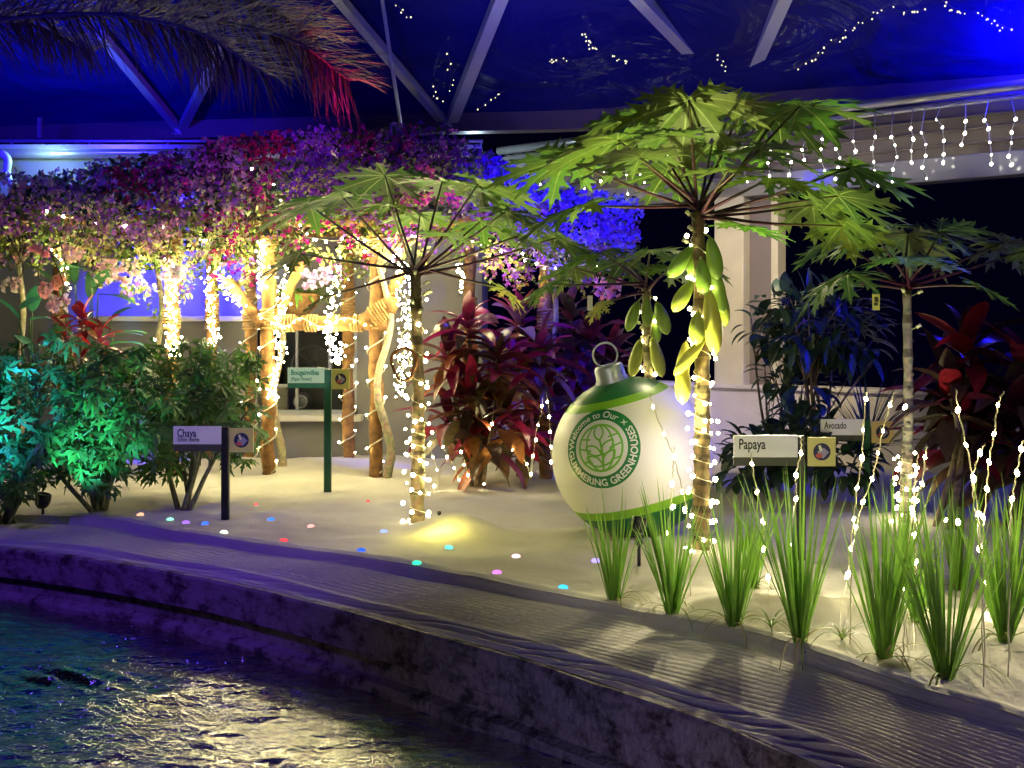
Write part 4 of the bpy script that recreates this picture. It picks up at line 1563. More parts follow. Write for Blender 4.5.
b = G(88, 468)
broad_plant('banana_plant', 'dark broad-leaved plant standing before the blue lit wall', b,
            [(98, 295, 134, 300, 8.9, 16), (92, 288, 128, 262, 8.8, 22), (60, 270, 92, 268, 8.9, 26), (112, 318, 136, 304, 8.9, 10), (75, 285, 62, 240, 9.0, 18), (90, 300, 100, 250, 9.0, 16), (108, 338, 142, 332, 8.9, 10),
             (60, 290, 30, 262, 8.9, 16)])
b = G(118, 472)
broad_plant('calathea_plant', 'low plant with glossy green oval leaves over the chaya tops', b,
            [(110, 345, 143, 342, 8.6, 15), (112, 335, 146, 330, 8.7, 12), (105, 350, 92, 320, 8.6, 14)], col=(0.05, 0.22, 0.05))
b = G(25, 470)
broad_plant('calathea_plant', 'teal lit broad-leaved plant behind the cyan lit chaya', b,
            [(20, 310, 50, 292, 8.4, 16), (30, 320, 60, 318, 8.4, 14), (20, 320, -5, 295, 8.4, 16), (32, 312, 36, 285, 8.5, 14), (40, 335, 70, 345, 8.3, 12), (15, 335, 35, 350, 8.2, 13)], col=(0.04, 0.22, 0.12))


def lance(mb, p, d, Ls=(0.10, 0.17), Ws=0.042, col=(0.035, 0.075, 0.035)):
    g = U(0.7, 1.3)
    strip_leaf(mb, p, (d + rdir() * 0.6 + V((0, 0, 0.2))), U(*Ls), Ws * U(0.8, 1.2), U(0.5, 1.4), tuple(q * g for q in col), 5, 0.3)


b = gz(822, 484)
bush('avocado_tree', 'young avocado tree with a thin bare stem behind the avocado sign', 'tree', b, 5,
     [blob(825, 318, 8.3, 0.38, 0.35, 0.24), blob(800, 335, 8.3, 0.28, 0.3, 0.16), blob(852, 338, 8.3, 0.26, 0.3, 0.18)], lambda mb, p, d: lance(mb, p, d, (0.15, 0.25), 0.06), 240, bark=(0.30, 0.22, 0.12), stem_r=0.018)
b = gz(775, 480)
bush('leafy_shrub', 'tall dark shrub in front of the cream column', 'shrub', b, 6,
     [blob(786, 310, 8.7, 0.24, 0.3, 0.16), blob(800, 345, 8.6, 0.26, 0.3, 0.24), blob(800, 390, 8.5, 0.24, 0.3, 0.2), blob(762, 325, 8.6, 0.16, 0.2, 0.14), blob(775, 372, 8.6, 0.14, 0.2, 0.12)], lambda mb, p, d: lance(mb, p, d, (0.11, 0.18), 0.08, (0.04, 0.085, 0.045)), 230, bark=(0.12, 0.1, 0.07), stem_r=0.016)
b = gz(770, 486)
bush('leafy_shrub', 'low dark shrub right behind the papaya sign', 'shrub', b, 6,
     [blob(765, 452, 7.6, 0.26, 0.25, 0.17), blob(800, 440, 7.7, 0.28, 0.25, 0.2), blob(830, 462, 7.6, 0.3, 0.25, 0.16), blob(745, 466, 7.5, 0.18, 0.2, 0.12)], lambda mb, p, d: lance(mb, p, d, (0.11, 0.17), 0.075, (0.025, 0.055, 0.03)), 300, bark=(0.10, 0.08, 0.06), stem_r=0.016)


def spiky(label, base, n, Ln, W, col, name='dracaena_plant', stem=0.0):
    root = thing(name, label, 'plant', tuple(base), 'spiky dark plants')
    mb = MB()
    c = base + V((0, 0, stem))
    for k in range(n):
        a = U(0, 6.28)
        el = U(0.25, 1.45)
        d = V((math.cos(a) * math.cos(el), math.sin(a) * math.cos(el), math.sin(el)))
        g = U(0.7, 1.3)
        strip_leaf(mb, c, d, Ln * U(0.7, 1.1), W, U(0.3, 1.0), tuple(q * g for q in col), 6, 0.3, prof=lambda t: (1 - t) ** 0.6)
    mb.build('foliage', M['leaf'], root)
    mb = MB()
    mb.tube([base - V((0, 0, 0.05)), c + V((0, 0, 0.02))], 0.03, 8, (0.2, 0.16, 0.1))
    mb.build('stem', M['bark'], root)


spiky('spiky dark green plant between the avocado tree and the slender papaya', gz(868, 486), 80, 0.62, 0.03, (0.045, 0.11, 0.04), stem=0.28)
spiky('spiky plant low behind the papaya sign, next to the cream wall', gz(800, 478), 46, 0.5, 0.028, (0.04, 0.08, 0.04), stem=0.25)

# ------------------------------------------------------------------ palm fronds overhead
def palm():
    base = P(-420, 505, 6.2)
    base.z = 0.0
    root = thing('date_palm', 'date palm fronds arching in from the corner under the roof', 'palm', tuple(base))
    head = V((base.x, base.y, 3.0))
    mb = MB()
    mb.tube(smooth_path([base - V((0, 0, 0.1)), base + V((0.05, 0, 1.5)), head], 20), [0.16 if i % 2 else 0.145 for i in range(21)], 14, (0.12, 0.09, 0.06), bump=0.05)
    mb.build('trunk', M['bark'], root)
    fr = [([(-150, 30), (40, 18), (180, 16), (290, 40), (345, 78)], 6.2, 0.42), ([(-150, 30), (-20, 22), (90, 14), (190, 30), (262, 72)], 6.0, 0.42), ([(-150, 20), (20, -30), (150, -22), (250, 0), (312, 34)], 6.5, 0.44), ([(-150, 40), (-60, 16), (20, 22), (90, 50)], 6.3, 0.28), ([(-150, 20), (-20, -10), (90, -8), (170, 14), (215, 58)], 6.8, 0.42)]
    for ppx, Y, LL in fr:
        path = smooth_path([P(x, y, Y - 0.0012 * max(0, x)) for x, y in ppx], 60)
        path[0] = head
        mb = MB()
        mb.tube(path, [lerp(0.02, 0.004, i / 60) for i in range(61)], 6, (0.13, 0.10, 0.04))
        rach = mb
        lm = MB()
        for i in range(8, 61):
            t = (path[min(i + 1, 60)] - path[i - 1]).normalized()
            s = t.cross(V((0.15, 1, 0))).normalized()
            up = s.cross(t)
            u = i / 60
            ln = LL * (0.45 + 0.75 * math.sin(math.pi * (0.12 + 0.80 * u)))
            for sgn in (1, -1):
                for rep in range(3):
                    d = (t * U(0.6, 1.1) + s * sgn * U(0.35, 1.1) + up * U(-0.55, 0.55)).normalized()
                    strip_leaf(lm, path[i] + t * rep * 0.012, d, ln * U(0.75, 1.1), 0.014, U(0.1, 0.6), (0.06 * U(.7, 1.3), 0.03 * U(.7, 1.3), 0.06), 4, 0.4, prof=lambda t: (1 - t) ** 0.5 if t < 1 else 0)
        fo = lm.build('frond', M['blade'], root)
        rach.build('frond_stalk', M['petiole'], fo)


palm()

# ------------------------------------------------------------------ white ornament ball
BYc = 6.5
BR = 80 * BYc / F
bc = P(632, 455, BYc)
bc.z = BR - 0.02
tilt = math.radians(15)
BAX = Matrix.Rotation(-tilt, 4, 'Y') @ Matrix.Rotation(math.radians(3), 4, 'X')
ball_root = thing('ornament_ball', 'giant white and green ornament ball with a round badge resting on the sand', 'ornament', (bc.x, bc.y, 0.0))
M['ball'] = mat_ball(BR, (0.225, 0.285, 0.872, 0.912))


def build_ball():
    me = bpy.data.meshes.new('ball')
    bm = bmesh.new()
    bmesh.ops.create_uvsphere(bm, u_segments=72, v_segments=48, radius=BR)
    bm.to_mesh(me)
    bm.free()
    for p in me.polygons:
        p.use_smooth = True
    me.materials.append(M['ball'])
    ball = bpy.data.objects.new('ball', me)
    COL.objects.link(ball)
    ball.parent = ball_root
    ball.location = (0, 0, bc.z)
    ball.rotation_euler = BAX.to_euler()
    ax = (BAX.to_3x3() @ V((0, 0, 1))).normalized()
    mb = MB()
    r = 0.098
    mb.lathe([(r * 1.02, BR - 0.03), (r * 1.02, BR - 0.004), (r * 0.92, BR + 0.012), (r * 0.88, BR + 0.075), (r * 0.80, BR + 0.088), (0.0, BR + 0.09)], bc, ax, 32)
    mb.build('cap', M['silver'], ball_root)
    mb = MB()
    u = V((1, 0, 0))
    u = (u - ax * u.dot(ax)).normalized()
    c = bc + ax * (BR + 0.088 + 0.062)
    mb.tube([c + (u * math.cos(a) + ax * math.sin(a)) * 0.072 for a in [2 * math.pi * k / 36 for k in range(37)]], 0.006, 8, caps=False)
    mb.build('hanging_loop', M['silver'], ball_root)
    # badge frame on the sphere: centre direction
    rot = BAX.to_3x3()
    fw = (bc - V((0, 0, H))).normalized()
    rx = fw.cross(V((0, 0, 1))).normalized()
    uz = rx.cross(fw)
    ddx, ddz = (602 - 632) / 80.0, (455 - 447) / 80.0
    n = (rx * ddx + uz * ddz - fw * math.sqrt(1 - ddx**2 - ddz**2)).normalized()
    upv = (ax - n * ax.dot(n)).normalized()
    rgt = upv.cross(n) * -1
    rgt = n.cross(upv) * -1
    if rgt.x < 0:
        rgt = -rgt

    def S(x, y, lift=0.0015):
        """flat badge coordinates in metres onto the sphere"""
        l = math.hypot(x, y)
        if l < 1e-9:
            return bc + n * (BR + lift)
        a = l / BR
        t = (rgt * x + upv * y) / l
        return bc + (n * math.cos(a) + t * math.sin(a)) * (BR + lift)

    r_out, r_in, r_g = 0.229, 0.160, 0.130
    mb = MB()
    rows = []
    for i in range(6):
        rr = lerp(r_in, r_out, i / 5)
        rows.append([S(rr * math.cos(a), rr * math.sin(a), 0.0015) for a in [2 * math.pi * k / 72 for k in range(72)]])
    mb.rows(rows, closed=True)
    badge = mb.build('badge_ring', M['logo_green'], ball_root)
    # globe: ring, meridians and a leafy stem
    mb = MB()

    def stroke(pts, w):
        pts = [V((p[0], p[1], 0)) for p in pts]
        rows = []
        for i, p in enumerate(pts):
            t = (pts[min(i + 1, len(pts) - 1)] - pts[max(i - 1, 0)]).normalized()
            s = V((-t.y, t.x, 0)) * w / 2
            rows.append([S(p.x + s.x, p.y + s.y, 0.002), S(p.x - s.x, p.y - s.y, 0.002)])
        mb.rows(rows)

    def clip(pts):
        return [p for p in pts if math.hypot(*p) <= r_g]

    lw = 0.0125
    stroke([(r_g * math.cos(a), r_g * math.sin(a)) for a in [2 * math.pi * k / 64 for k in range(65)]], lw)
    for sx in (-1, 1):
        stroke([(sx * r_g * 0.62 * math.cos(a), r_g * math.sin(a)) for a in [-math.pi / 2 + math.pi * k / 30 for k in range(31)]], lw * 0.8)
    for (ya, yb) in ((0.052, 0.068), (-0.012, 0.012), (-0.078, -0.06)):
        stroke(clip([(x, (yb + (ya - yb) * math.cos(x / r_g * 1.5))) for x in [r_g * (-1 + 2 * k / 40) for k in range(41)] if abs(x) > 0.045]) or [(0, 0), (0.01, 0)], lw * 0.75) if False else None
        for sg in (-1, 1):
            q = [(sg * r_g * (0.42 + 0.58 * k / 12), ya + (yb - ya) * k / 12) for k in range(13)]
            q = clip(q)
            if len(q) > 2:
                stroke(q, lw * 0.75)
    stroke([(0.012 * math.sin(k / 12 * 3.0), -r_g + (r_g + 0.05) * k / 12) for k in range(13)], lw)

    def leafshape(x, y, ang, ln, wd):
        ca, sa = math.cos(ang), math.sin(ang)
        for sg in (-1, 1):
            pts = []
            for k in range(13):
                t = k / 12
                u, v = ln * t, sg * wd / 2 * math.sin(math.pi * t) ** 0.8
                pts.append((x + u * ca - v * sa, y + u * sa + v * ca))
            stroke(pts, lw * 0.85)

    leafshape(0.0, 0.04, 1.57, 0.092, 0.055)
    for y0, ln in ((-0.04, 0.105), (-0.10, 0.11)):
        leafshape(0.004, y0, 0.75, ln, 0.05)
        leafshape(0.004, y0, math.pi - 0.55, ln, 0.05)
    mb.build('badge_emblem', M['logo_lime'], ball_root)
    # pale disc under the emblem
    mb = MB()
    rows = [[S(max(rr, 1e-5) * math.cos(a), max(rr, 1e-5) * math.sin(a), 0.0008) for a in [2 * math.pi * k / 48 for k in range(48)]] for rr in (0.0, 0.06, 0.12, r_in + 0.004)]
    mb.rows(rows, closed=True)
    mb.build('badge_disc', M['logo_white'], ball_root)
    # lettering bent around the ring
    mb = MB()

    def ring_text(body, size, a_mid, top=True, bold=0.008):
        vs, fs, w = text_mesh(body, size, bold)
        rm = (r_in + r_out) / 2
        cap = size * 0.35
        base = len(mb.v)
        for x, y in vs:
            if top:
                a = a_mid - (x - w / 2) / rm
                rr = rm + (y - cap)
            else:
                a = a_mid + (x - w / 2) / rm
                rr = rm - (y - cap)
            mb.v.append(S(rr * math.cos(a), rr * math.sin(a), 0.0028))
        for f in fs:
            mb.face(tuple(base + k for k in f), (1, 1, 1), False)

    ring_text('Welcome to Our', 0.057, math.radians(113), True, 0.0010)
    ring_text('GLIMMERING GREENHOUSES', 0.056, math.radians(-78), False, 0.0014)
    for a in (math.radians(40),):
        rm = (r_in + r_out) / 2
        cx, cy = rm * math.cos(a), rm * math.sin(a)
        pts = []
        for k in range(8):
            q = 0.024 if k % 2 == 0 else 0.007
            pts.append(S(cx + q * math.cos(k * math.pi / 4), cy + q * math.sin(k * math.pi / 4), 0.0028))
        mb.poly(pts)
    mb.build('lettering', M['logo_white'], badge)


def text_mesh(body, size, bold=0.0):
    cu = bpy.data.curves.new('txt', 'FONT')
    cu.body = body
    cu.size = size
    cu.resolution_u = 3
    cu.offset = bold
    ob = bpy.data.objects.new('txt', cu)
    COL.objects.link(ob)
    dg = bpy.context.evaluated_depsgraph_get()
    me = bpy.data.meshes.new_from_object(ob.evaluated_get(dg))
    vs = [(v.co.x, v.co.y) for v in me.vertices]
    fs = [tuple(p.vertices) for p in me.polygons]
    w = max(v[0] for v in vs) if vs else 0
    bpy.data.objects.remove(ob)
    bpy.data.curves.remove(cu)
    bpy.data.meshes.remove(me)
    return vs, fs, w


build_ball()

# ------------------------------------------------------------------ plant signs
def plant_sign(label, Y, post, plate, foot_y, icon, title, sub, mats, base_z=None, rotz=0.0, tw=0.45, tsize=0.5):
    """pixel boxes: post (x0, x1, top), plate (x0, y0, x1, y1), icon (x0, y0, x1, y1)"""
    xm = (post[0] + post[1]) / 2
    bx = (xm - 512) * Y / F
    bz = bed_z(bx, Y) if Y > BY(bx) else 0
    root = thing('plant_sign', label, 'sign', (bx, Y, bz), 'plant name signs')
    k = Y / F
    ztop = H + (HOR - post[2]) * k
    mb = MB()
    mb.box((bx, Y, (bz - 0.08 + ztop) / 2), ((post[1] - post[0]) * k, 0.035, ztop - bz + 0.08), bev=0.006)
    mb.build('post', M[mats[0]], root)
    x0, z1 = (plate[0] - 512) * k, H + (HOR - plate[1]) * k
    x1, z0 = (plate[2] - 512) * k, H + (HOR - plate[3]) * k
    mb = MB()
    mb.box(((x0 + x1) / 2, Y - 0.012, (z0 + z1) / 2), (x1 - x0, 0.012, z1 - z0), bev=0.002)
    pl = mb.build('name_plate', M['plate_white'], root)
    zf = H + (HOR - foot_y) * k
    mb = MB()
    mb.box(((x0 + x1) / 2, Y - 0.006, (zf + z0) / 2), (x1 - x0, 0.022, z0 - zf), bev=0.002)
    mb.build('lower_rail', M[mats[3]], root)
    ph = z1 - z0
    mb = MB()
    vs, fs, w = text_mesh(title, ph * tsize, ph * 0.012)
    b = len(mb.v)
    oy = z1 - ph * (0.14 + tsize * 0.72)
    for x, y in vs:
        mb.v.append(V((x0 + ph * 0.22 + x * tw * (x1 - x0) / w, Y - 0.0195, oy + y)))
    for f in fs:
        mb.face(tuple(b + q for q in f), (1, 1, 1), False)
    if sub:
        tw *= 1.15 if tw < 0.6 else 0.72
        vs, fs, w = text_mesh(sub, ph * 0.34, ph * 0.006)
        b = len(mb.v)
        for x, y in vs:
            mb.v.append(V((x0 + ph * 0.24 + x * tw * (x1 - x0) / w, Y - 0.0195, z0 + ph * 0.16 + y)))
        for f in fs:
            mb.face(tuple(b + q for q in f), (1, 1, 1), False)
    mb.build('lettering', M[mats[1]], pl)
    ix0, iz1, ix1, iz0 = (icon[0] - 512) * k, H + (HOR - icon[1]) * k, (icon[2] - 512) * k, H + (HOR - icon[3]) * k
    mb = MB()
    mb.box(((ix0 + ix1) / 2, Y - 0.008, (iz0 + iz1) / 2), (ix1 - ix0, 0.014, iz1 - iz0), bev=0.002)
    ip = mb.build('icon_plate', M[mats[2]], root)
    mb = MB()
    cx, cz, r = (ix0 + ix1) / 2, (iz0 + iz1) / 2, (ix1 - ix0) * 0.31
    yy = Y - 0.0165

    def flat(pts, col, lift):
        mb.poly([V((cx + p[0] * r, yy - lift, cz + p[1] * r)) for p in pts], col)
    flat([(math.cos(2 * math.pi * q / 28), math.sin(2 * math.pi * q / 28)) for q in range(28)], (0.008, 0.012, 0.06), 0)
    flat([(-0.35, -0.1), (0.2, 0.5), (0.82, -0.05), (0.15, -0.78), (-0.2, -0.5)], (0.30, 0.28, 0.36), 0.0006)
    flat([(-0.75, -0.35), (-0.4, -0.15), (0.05, -0.25), (0.05, -0.6), (-0.3, -0.75), (-0.6, -0.62)], (0.55, 0.10, 0.07), 0.001)
    flat([(-0.42, 0.72), (-0.15, 0.78), (0.05, 0.3), (0.0, 0.02), (-0.2, 0.05), (-0.35, 0.35)], (0.72, 0.75, 0.42), 0.0012)
    flat([(-0.5, 0.1), (-0.3, 0.15), (-0.25, -0.15), (-0.45, -0.2)], (0.35, 0.45, 0.3), 0.0014)
    mb.build('pictogram', M['attr'], ip)
    if len(post) > 3:
        mb = MB()
        gx = (post[3] - 512) * k
        mb.box((gx, Y + 0.004, (bz - 0.05 + iz1) / 2), (0.008, 0.012, iz1 - bz + 0.05))
        mb.build('icon_stake', M['wire'], root)


plant_sign('white Chaya sign with the edible leaves line on a dark post', 7.02, (221.5, 229.5, 427), (174, 426, 222, 444), 451, (230, 428, 254, 452), 'Chaya', 'Edible Leaves', ('black', 'ink_navy', 'plate_yellow', 'plate_dark'), tsize=0.62, tw=0.40)
plant_sign('mint lit Bougainvillea sign on a tall green post before the window', 8.25, (324, 331.5, 369), (288, 367.5, 325, 383), 388, (332, 369, 350, 389), 'Bougainvillea', '(Paper Flower)', ('post_green', 'ink_teal', 'plate_yellow', 'post_green'), tsize=0.46, tw=0.76)
plant_sign('large cream Papaya sign behind the rice clumps', 5.72, (797, 805, 436), (733, 435, 797, 457), 465.5, (807, 437, 835, 466), 'Papaya', '', ('black', 'ink_dark', 'plate_yellow', 'plate_dark', ), tsize=0.66, tw=0.42)
plant_sign('Avocado sign with a tan icon plate farther back', 7.5, (864, 870, 419), (820, 419, 864, 435), 441, (871, 421, 893, 443), 'Avocado', '', ('post_green', 'ink_dark', 'plate_tan', 'plate_dark'), tsize=0.62, tw=0.5)

# small hanging tag on the slender papaya
c = P(876, 302, 6.7)
tg = thing('plant_tag', 'small yellow and white tag hanging under the slender papaya crown', 'tag', (c.x, c.y, c.z - 0.06))
mb = MB()
mb.box(c, (0.045, 0.003, 0.10))
mb.build('card', M['plate_yellow'], tg)
mb = MB()
mb.box(c + V((0, -0.001, 0.062)), (0.04, 0.006, 0.03), bev=0.002)
mb.build('clip', M['post_green'], tg)
mb = MB()
for pts in ([(-.012, .03), (.012, .03), (.016, .0), (-.008, .0)], [(-.014, -.005), (.010, -.005), (.012, -.022), (-.014, -.022)]):
    mb.poly([c + V((x, -0.003, z)) for x, z in pts], (0.05, 0.05, 0.05))
mb.build('marking', M['attr'], tg)
mb = MB()
mb.tube([c + V((0, 0, 0.075)), c + V((0.01, 0.02, 0.10)), P(880, 287, 6.78)], 0.002, 5)
mb.build('cord', M['wire_dark'], tg)

c = P(590, 303, 7.1)
tg = thing('plant_tag', 'blank cream tag hanging from the papaya behind the ball', 'tag', (c.x, c.y, c.z - 0.06))
mb = MB()
mb.box(c, (0.034, 0.003, 0.095), 0.1)
mb.build('card', M['plate_white'], tg)
mb = MB()
mb.tube([c + V((0, 0, 0.047)), c + V((0.004, 0.01, 0.075)), P(596, 288, 7.16)], 0.002, 5)
mb.build('cord', M['wire_dark'], tg)
mb = MB()
mb.tube(smooth_path([P(-8, 156, 9.9), P(2, 154, 9.9), P(8, 160, 9.9), P(7, 172, 9.9), P(11, 184, 9.9), P(20, 190, 10.0), P(24, 196, 10.2)], 24), 0.035, 10)
tag(mb.build('curved_pipe', M['frame'], None, P(20, 190, 10.0)), 'grey curved pipe end at the top of the back wall, over the lilac flowers', 'pipe')

# ------------------------------------------------------------------ rice clumps
def rice(label, base, h, n, spread, droopers=8):
    root = thing('rice_plant', label, 'plant', tuple(base), 'rice clumps')
    mb = MB()
    for k in range(n):
        a = U(0, 6.28)
        u = math.sqrt(U(0, 1))
        s = V((math.cos(a), math.sin(a), 0))
        p = base + s * U(0.002, 0.028) - V((0, 0, 0.02))
        el = math.radians(90 - spread * u * U(0.6, 1.15))
        d = s * math.cos(el) + V((0, 0, math.sin(el)))
        g = U(0.7, 1.25)
        c0 = (0.17 * g, 0.36 * g, 0.04 * g)
        c1 = (0.24 * g, 0.45 * g, 0.07 * g)
        strip_leaf(mb, p, d, h * U(0.62, 1.05), U(0.011, 0.017), U(0.05, 0.45), c0, 8, 0.5, prof=lambda t: (0.7 + 0.5 * t if t < 0.4 else 0.9 * (1 - (t - 0.4) / 0.6) ** 0.7), twist=U(-1.5, 1.5), tipcol=c1)
    mb.build('blades', M['blade'], root)
    mb = MB()
    for k in range(droopers):
        a = U(0, 6.28)
        s = V((math.cos(a), math.sin(a), 0))
        el = U(0.75, 1.2)
        d = s * math.cos(el) + V((0, 0, math.sin(el)))
        c = (0.22, 0.28, 0.07) if R.random() < 0.5 else (0.40, 0.34, 0.16)
        strip_leaf(mb, base + s * 0.015, d, h * U(0.32, 0.55), 0.013, U(2.2, 3.6), c, 9, 0.4, prof=lambda t: 1 - t * 0.9)
    mb.build('bent_blades', M['blade'], root)


RICE = [
    (615, 600, 0.52, 34, 20, 'rice clump closest to the fruitless papaya, before the ball'),
    (672, 612, 0.58, 40, 20, 'rice clump hiding the foot of the tallest papaya'),
    (734, 625, 0.60, 46, 20, 'rice clump just below the papaya name plate'),
    (752, 588, 0.50, 26, 17, 'smaller rice clump behind the papaya name plate clump'),
    (800, 640, 0.70, 50, 19, 'rice clump covering the post of the papaya sign'),
    (884, 657, 0.66, 58, 22, 'broad rice clump below the avocado sign'),
    (900, 588, 0.60, 34, 15, 'rice clump tucked behind the broad one, before the slender papaya'),
    (946, 678, 0.72, 52, 22, 'tallest rice clump closest to the raked sand'),
    (1004, 640, 0.60, 46, 22, 'rice clump below the big-leaved red ti'),
    (958, 590, 0.56, 30, 17, 'rice clump between the tallest clump and the red ti'),
    (1022, 604, 0.62, 36, 18, 'rice clump at the end of the bed below the red ti'),
    (918, 622, 0.46, 22, 18, 'small rice clump between the broad and the tallest clump'),
]
for px, py, h, n, sp, lab in RICE:
    rice(lab, gz(px, py), h, n, sp)
mb = MB()
root = thing('rice_seedling', 'tiny bent rice seedling on the sand before the papaya sign', 'plant', tuple(gz(771, 628)))
for k in range(7):
    a = k * 0.9
    s = V((math.cos(a), math.sin(a), 0))
    strip_leaf(mb, V(root.location), s * 0.6 + V((0, 0, 1)), U(0.14, 0.24), 0.011, U(1.2, 2.6), (0.14, 0.26, 0.05), 7, 0.4, prof=lambda t: 1 - t * 0.9)
mb.build('blades', M['blade'], root)
mb = MB()
root = thing('rice_seedling', 'thin pale rice seedling beside the broad clump under the avocado sign', 'plant', tuple(gz(842, 640)))
for k in range(7):
    a = k * 0.9
    s = V((math.cos(a), math.sin(a), 0))
    strip_leaf(mb, V(root.location), s * 0.6 + V((0, 0, 1)), U(0.14, 0.24), 0.011, U(1.2, 2.6), (0.20, 0.28, 0.07), 7, 0.4, prof=lambda t: 1 - t * 0.9)
mb.build('blades', M['blade'], root)

# light strands standing in the rice bed
STRANDS = [
    ('light stake before the white ball, its tip at the top of the ball', 5.25, [(650, 393), (653, 407), (664, 434), (673, 455), (680, 480), (686, 505), (690, 560), (690, 598)], [(653, 407), (664, 434), (674, 457), (682, 492), (685, 510)]),
    ('short forked light stake before the lower green band of the ball', 5.3, [(674, 447), (673, 470), (672, 490), (668, 535), (667, 604)], [(672, 484), (673, 507), (667, 533)]),
    ('light stake starting at the lower edge of the papaya name plate', 5.0, [(751, 453), (752, 464), (757, 492), (763, 520), (764, 550), (768, 580), (770, 612), (772, 640)], [(752, 464), (757, 492), (763, 522), (764, 549), (768, 577), (770, 607)]),
    ('light stake standing between the papaya plate and its icon', 5.0, [(801, 438), (801, 453), (796, 475), (796, 499), (792, 530), (795, 632)], [(801, 453), (796, 475), (796, 499), (792, 545)]),
    ('tall light stake crossing the avocado name plate', 4.75, [(868, 388), (866, 399), (863, 430), (862, 458), (857, 489), (854, 518), (850, 550), (847, 580), (841, 612), (843, 645)], [(866, 399), (863, 430), (862, 458), (857, 488), (854, 519), (851, 549), (847, 577), (841, 612)]),
    ('tall light stake crossing the avocado icon plate', 4.75, [(895, 391), (890, 405), (883, 431), (878, 453), (872, 479), (863, 502), (856, 530), (852, 560), (850, 648)], [(890, 405), (883, 431), (878, 453), (872, 479), (863, 502), (856, 527), (848, 574), (905, 407)]),
    ('light stake before the lit base of the slender papaya', 4.65, [(927, 446), (925, 457), (922, 484), (915, 500), (914, 530), (916, 562), (914, 595), (914, 630), (916, 668)], [(925, 457), (922, 484), (915, 500), (913, 513), (914, 535), (916, 562), (914, 594), (914, 630)]),
    ('shorter light stake twin beside the lit papaya base', 4.7, [(918, 455), (916, 470), (914, 495), (912, 520), (908, 552), (906, 590), (908, 655)], [(916, 470), (914, 490), (912, 509), (907, 587)]),
    ('tall light stake before the big-leaved red ti, tip bent into a triangle', 4.5, [(956, 389), (958, 409), (966, 445), (973, 477), (978, 514), (981, 545), (986, 580), (987, 615), (995, 650), (996, 690)], [(958, 410), (966, 445), (973, 477), (978, 514), (981, 547), (986, 582), (987, 615), (994, 652)]),
    ('short light stake branching from the bent tip one', 4.5, [(985, 444), (979, 455), (973, 477), (974, 505), (980, 545), (984, 690)], [(980, 453), (974, 480)]),
    ('tall light stake before the red ti, tip leaning outward', 4.5, [(1004, 391), (998, 405), (994, 434), (989, 462), (987, 489), (984, 520), (983, 550), (985, 680)], [(998, 405), (994, 434), (989, 462), (987, 489), (983, 517), (979, 549)]),
    ('light stake at the end of the bed past the red ti', 4.5, [(1023, 440), (1021, 448), (1017, 473), (1012, 500), (1010, 540), (1008, 680)], [(1021, 449), (1017, 473), (1012, 499), (958, 522), (946, 520)]),
    ('low light stake in the tallest rice clump', 4.45, [(906, 580), (903, 590), (905, 605), (902, 670)], [(906, 588), (915, 596), (904, 600)]),
]
for lab, Y, pth, bl in STRANDS:
    g = gz(*pth[-1]) if pth[-1][1] > 580 else P(*pth[-1], Y)
    Yb = g.y
    n = len(pth)
    pts = smooth_path([P(x, y, lerp(Y, Yb, max(0, (i - n + 3) / 2)) if i > n - 3 else Y) for i, (x, y) in enumerate(pth[:-1])] + [g - V((0, 0, 0.03))], 50)
    # twist the wire slightly
    pts = [q + V((0.0025 * math.sin(i * 1.6), 0, 0)) for i, q in enumerate(pts)]
    light_string(lab, pts, [P(x, y, Y - 0.012) for x, y in bl], 'light stakes in the rice bed', BULB_FRONT, 0.0028, mat='wire', name='light_stake', cat='light')

# strands in the ti plants
TI_STR = [
    ('bulb strand hanging among the brown ti leaves', 8.1, [(494, 405), (492, 424), (486, 455), (486, 488)], [(492, 424), (486, 456), (484, 484)]),
    ('bulb strand low on the sand beside the fruitless papaya', 8.2, [(430, 440), (432, 455), (437, 470), (437, 495)], [(430, 443), (433, 457), (437, 470), (434, 486)]),
    ('second bulb strand low on the sand, nearer the ti', 8.2, [(442, 445), (448, 456), (455, 468), (459, 482)], [(443, 447), (447, 457), (454, 468), (459, 480)]),
    ('third bulb strand low on the sand right under the ti leaves', 8.1, [(460, 450), (465, 462), (468, 478), (470, 488)], [(461, 452), (464, 465), (468, 475)]),
    ('bulb strand hanging between the ti plants and the ball, closer to the ti', 8.0, [(543, 396), (541, 415), (536, 432), (533, 460), (530, 480)], [(542, 406), (538, 425), (536, 440), (533, 456), (531, 474)]),
    ('bulb strand hanging between the ti plants and the ball, closer to the ball', 8.0, [(546, 392), (549, 410), (550, 430), (551, 450), (551, 470)], [(547, 402), (549, 417), (550, 432), (551, 447), (551, 462)]),
    ('bulb strand under the brown ti leaves toward the ball', 8.05, [(512, 450), (520, 455), (527, 465), (530, 478)], [(513, 450), (519, 456), (527, 464)]),
]
for lab, Y, pth, bl in TI_STR:
    pts = smooth_path([P(x, y, Y) for x, y in pth], 24)
    light_string(lab, pts, [P(x, y, Y - 0.01) for x, y in bl], 'bulb strands at the ti plants', None, 0.002)

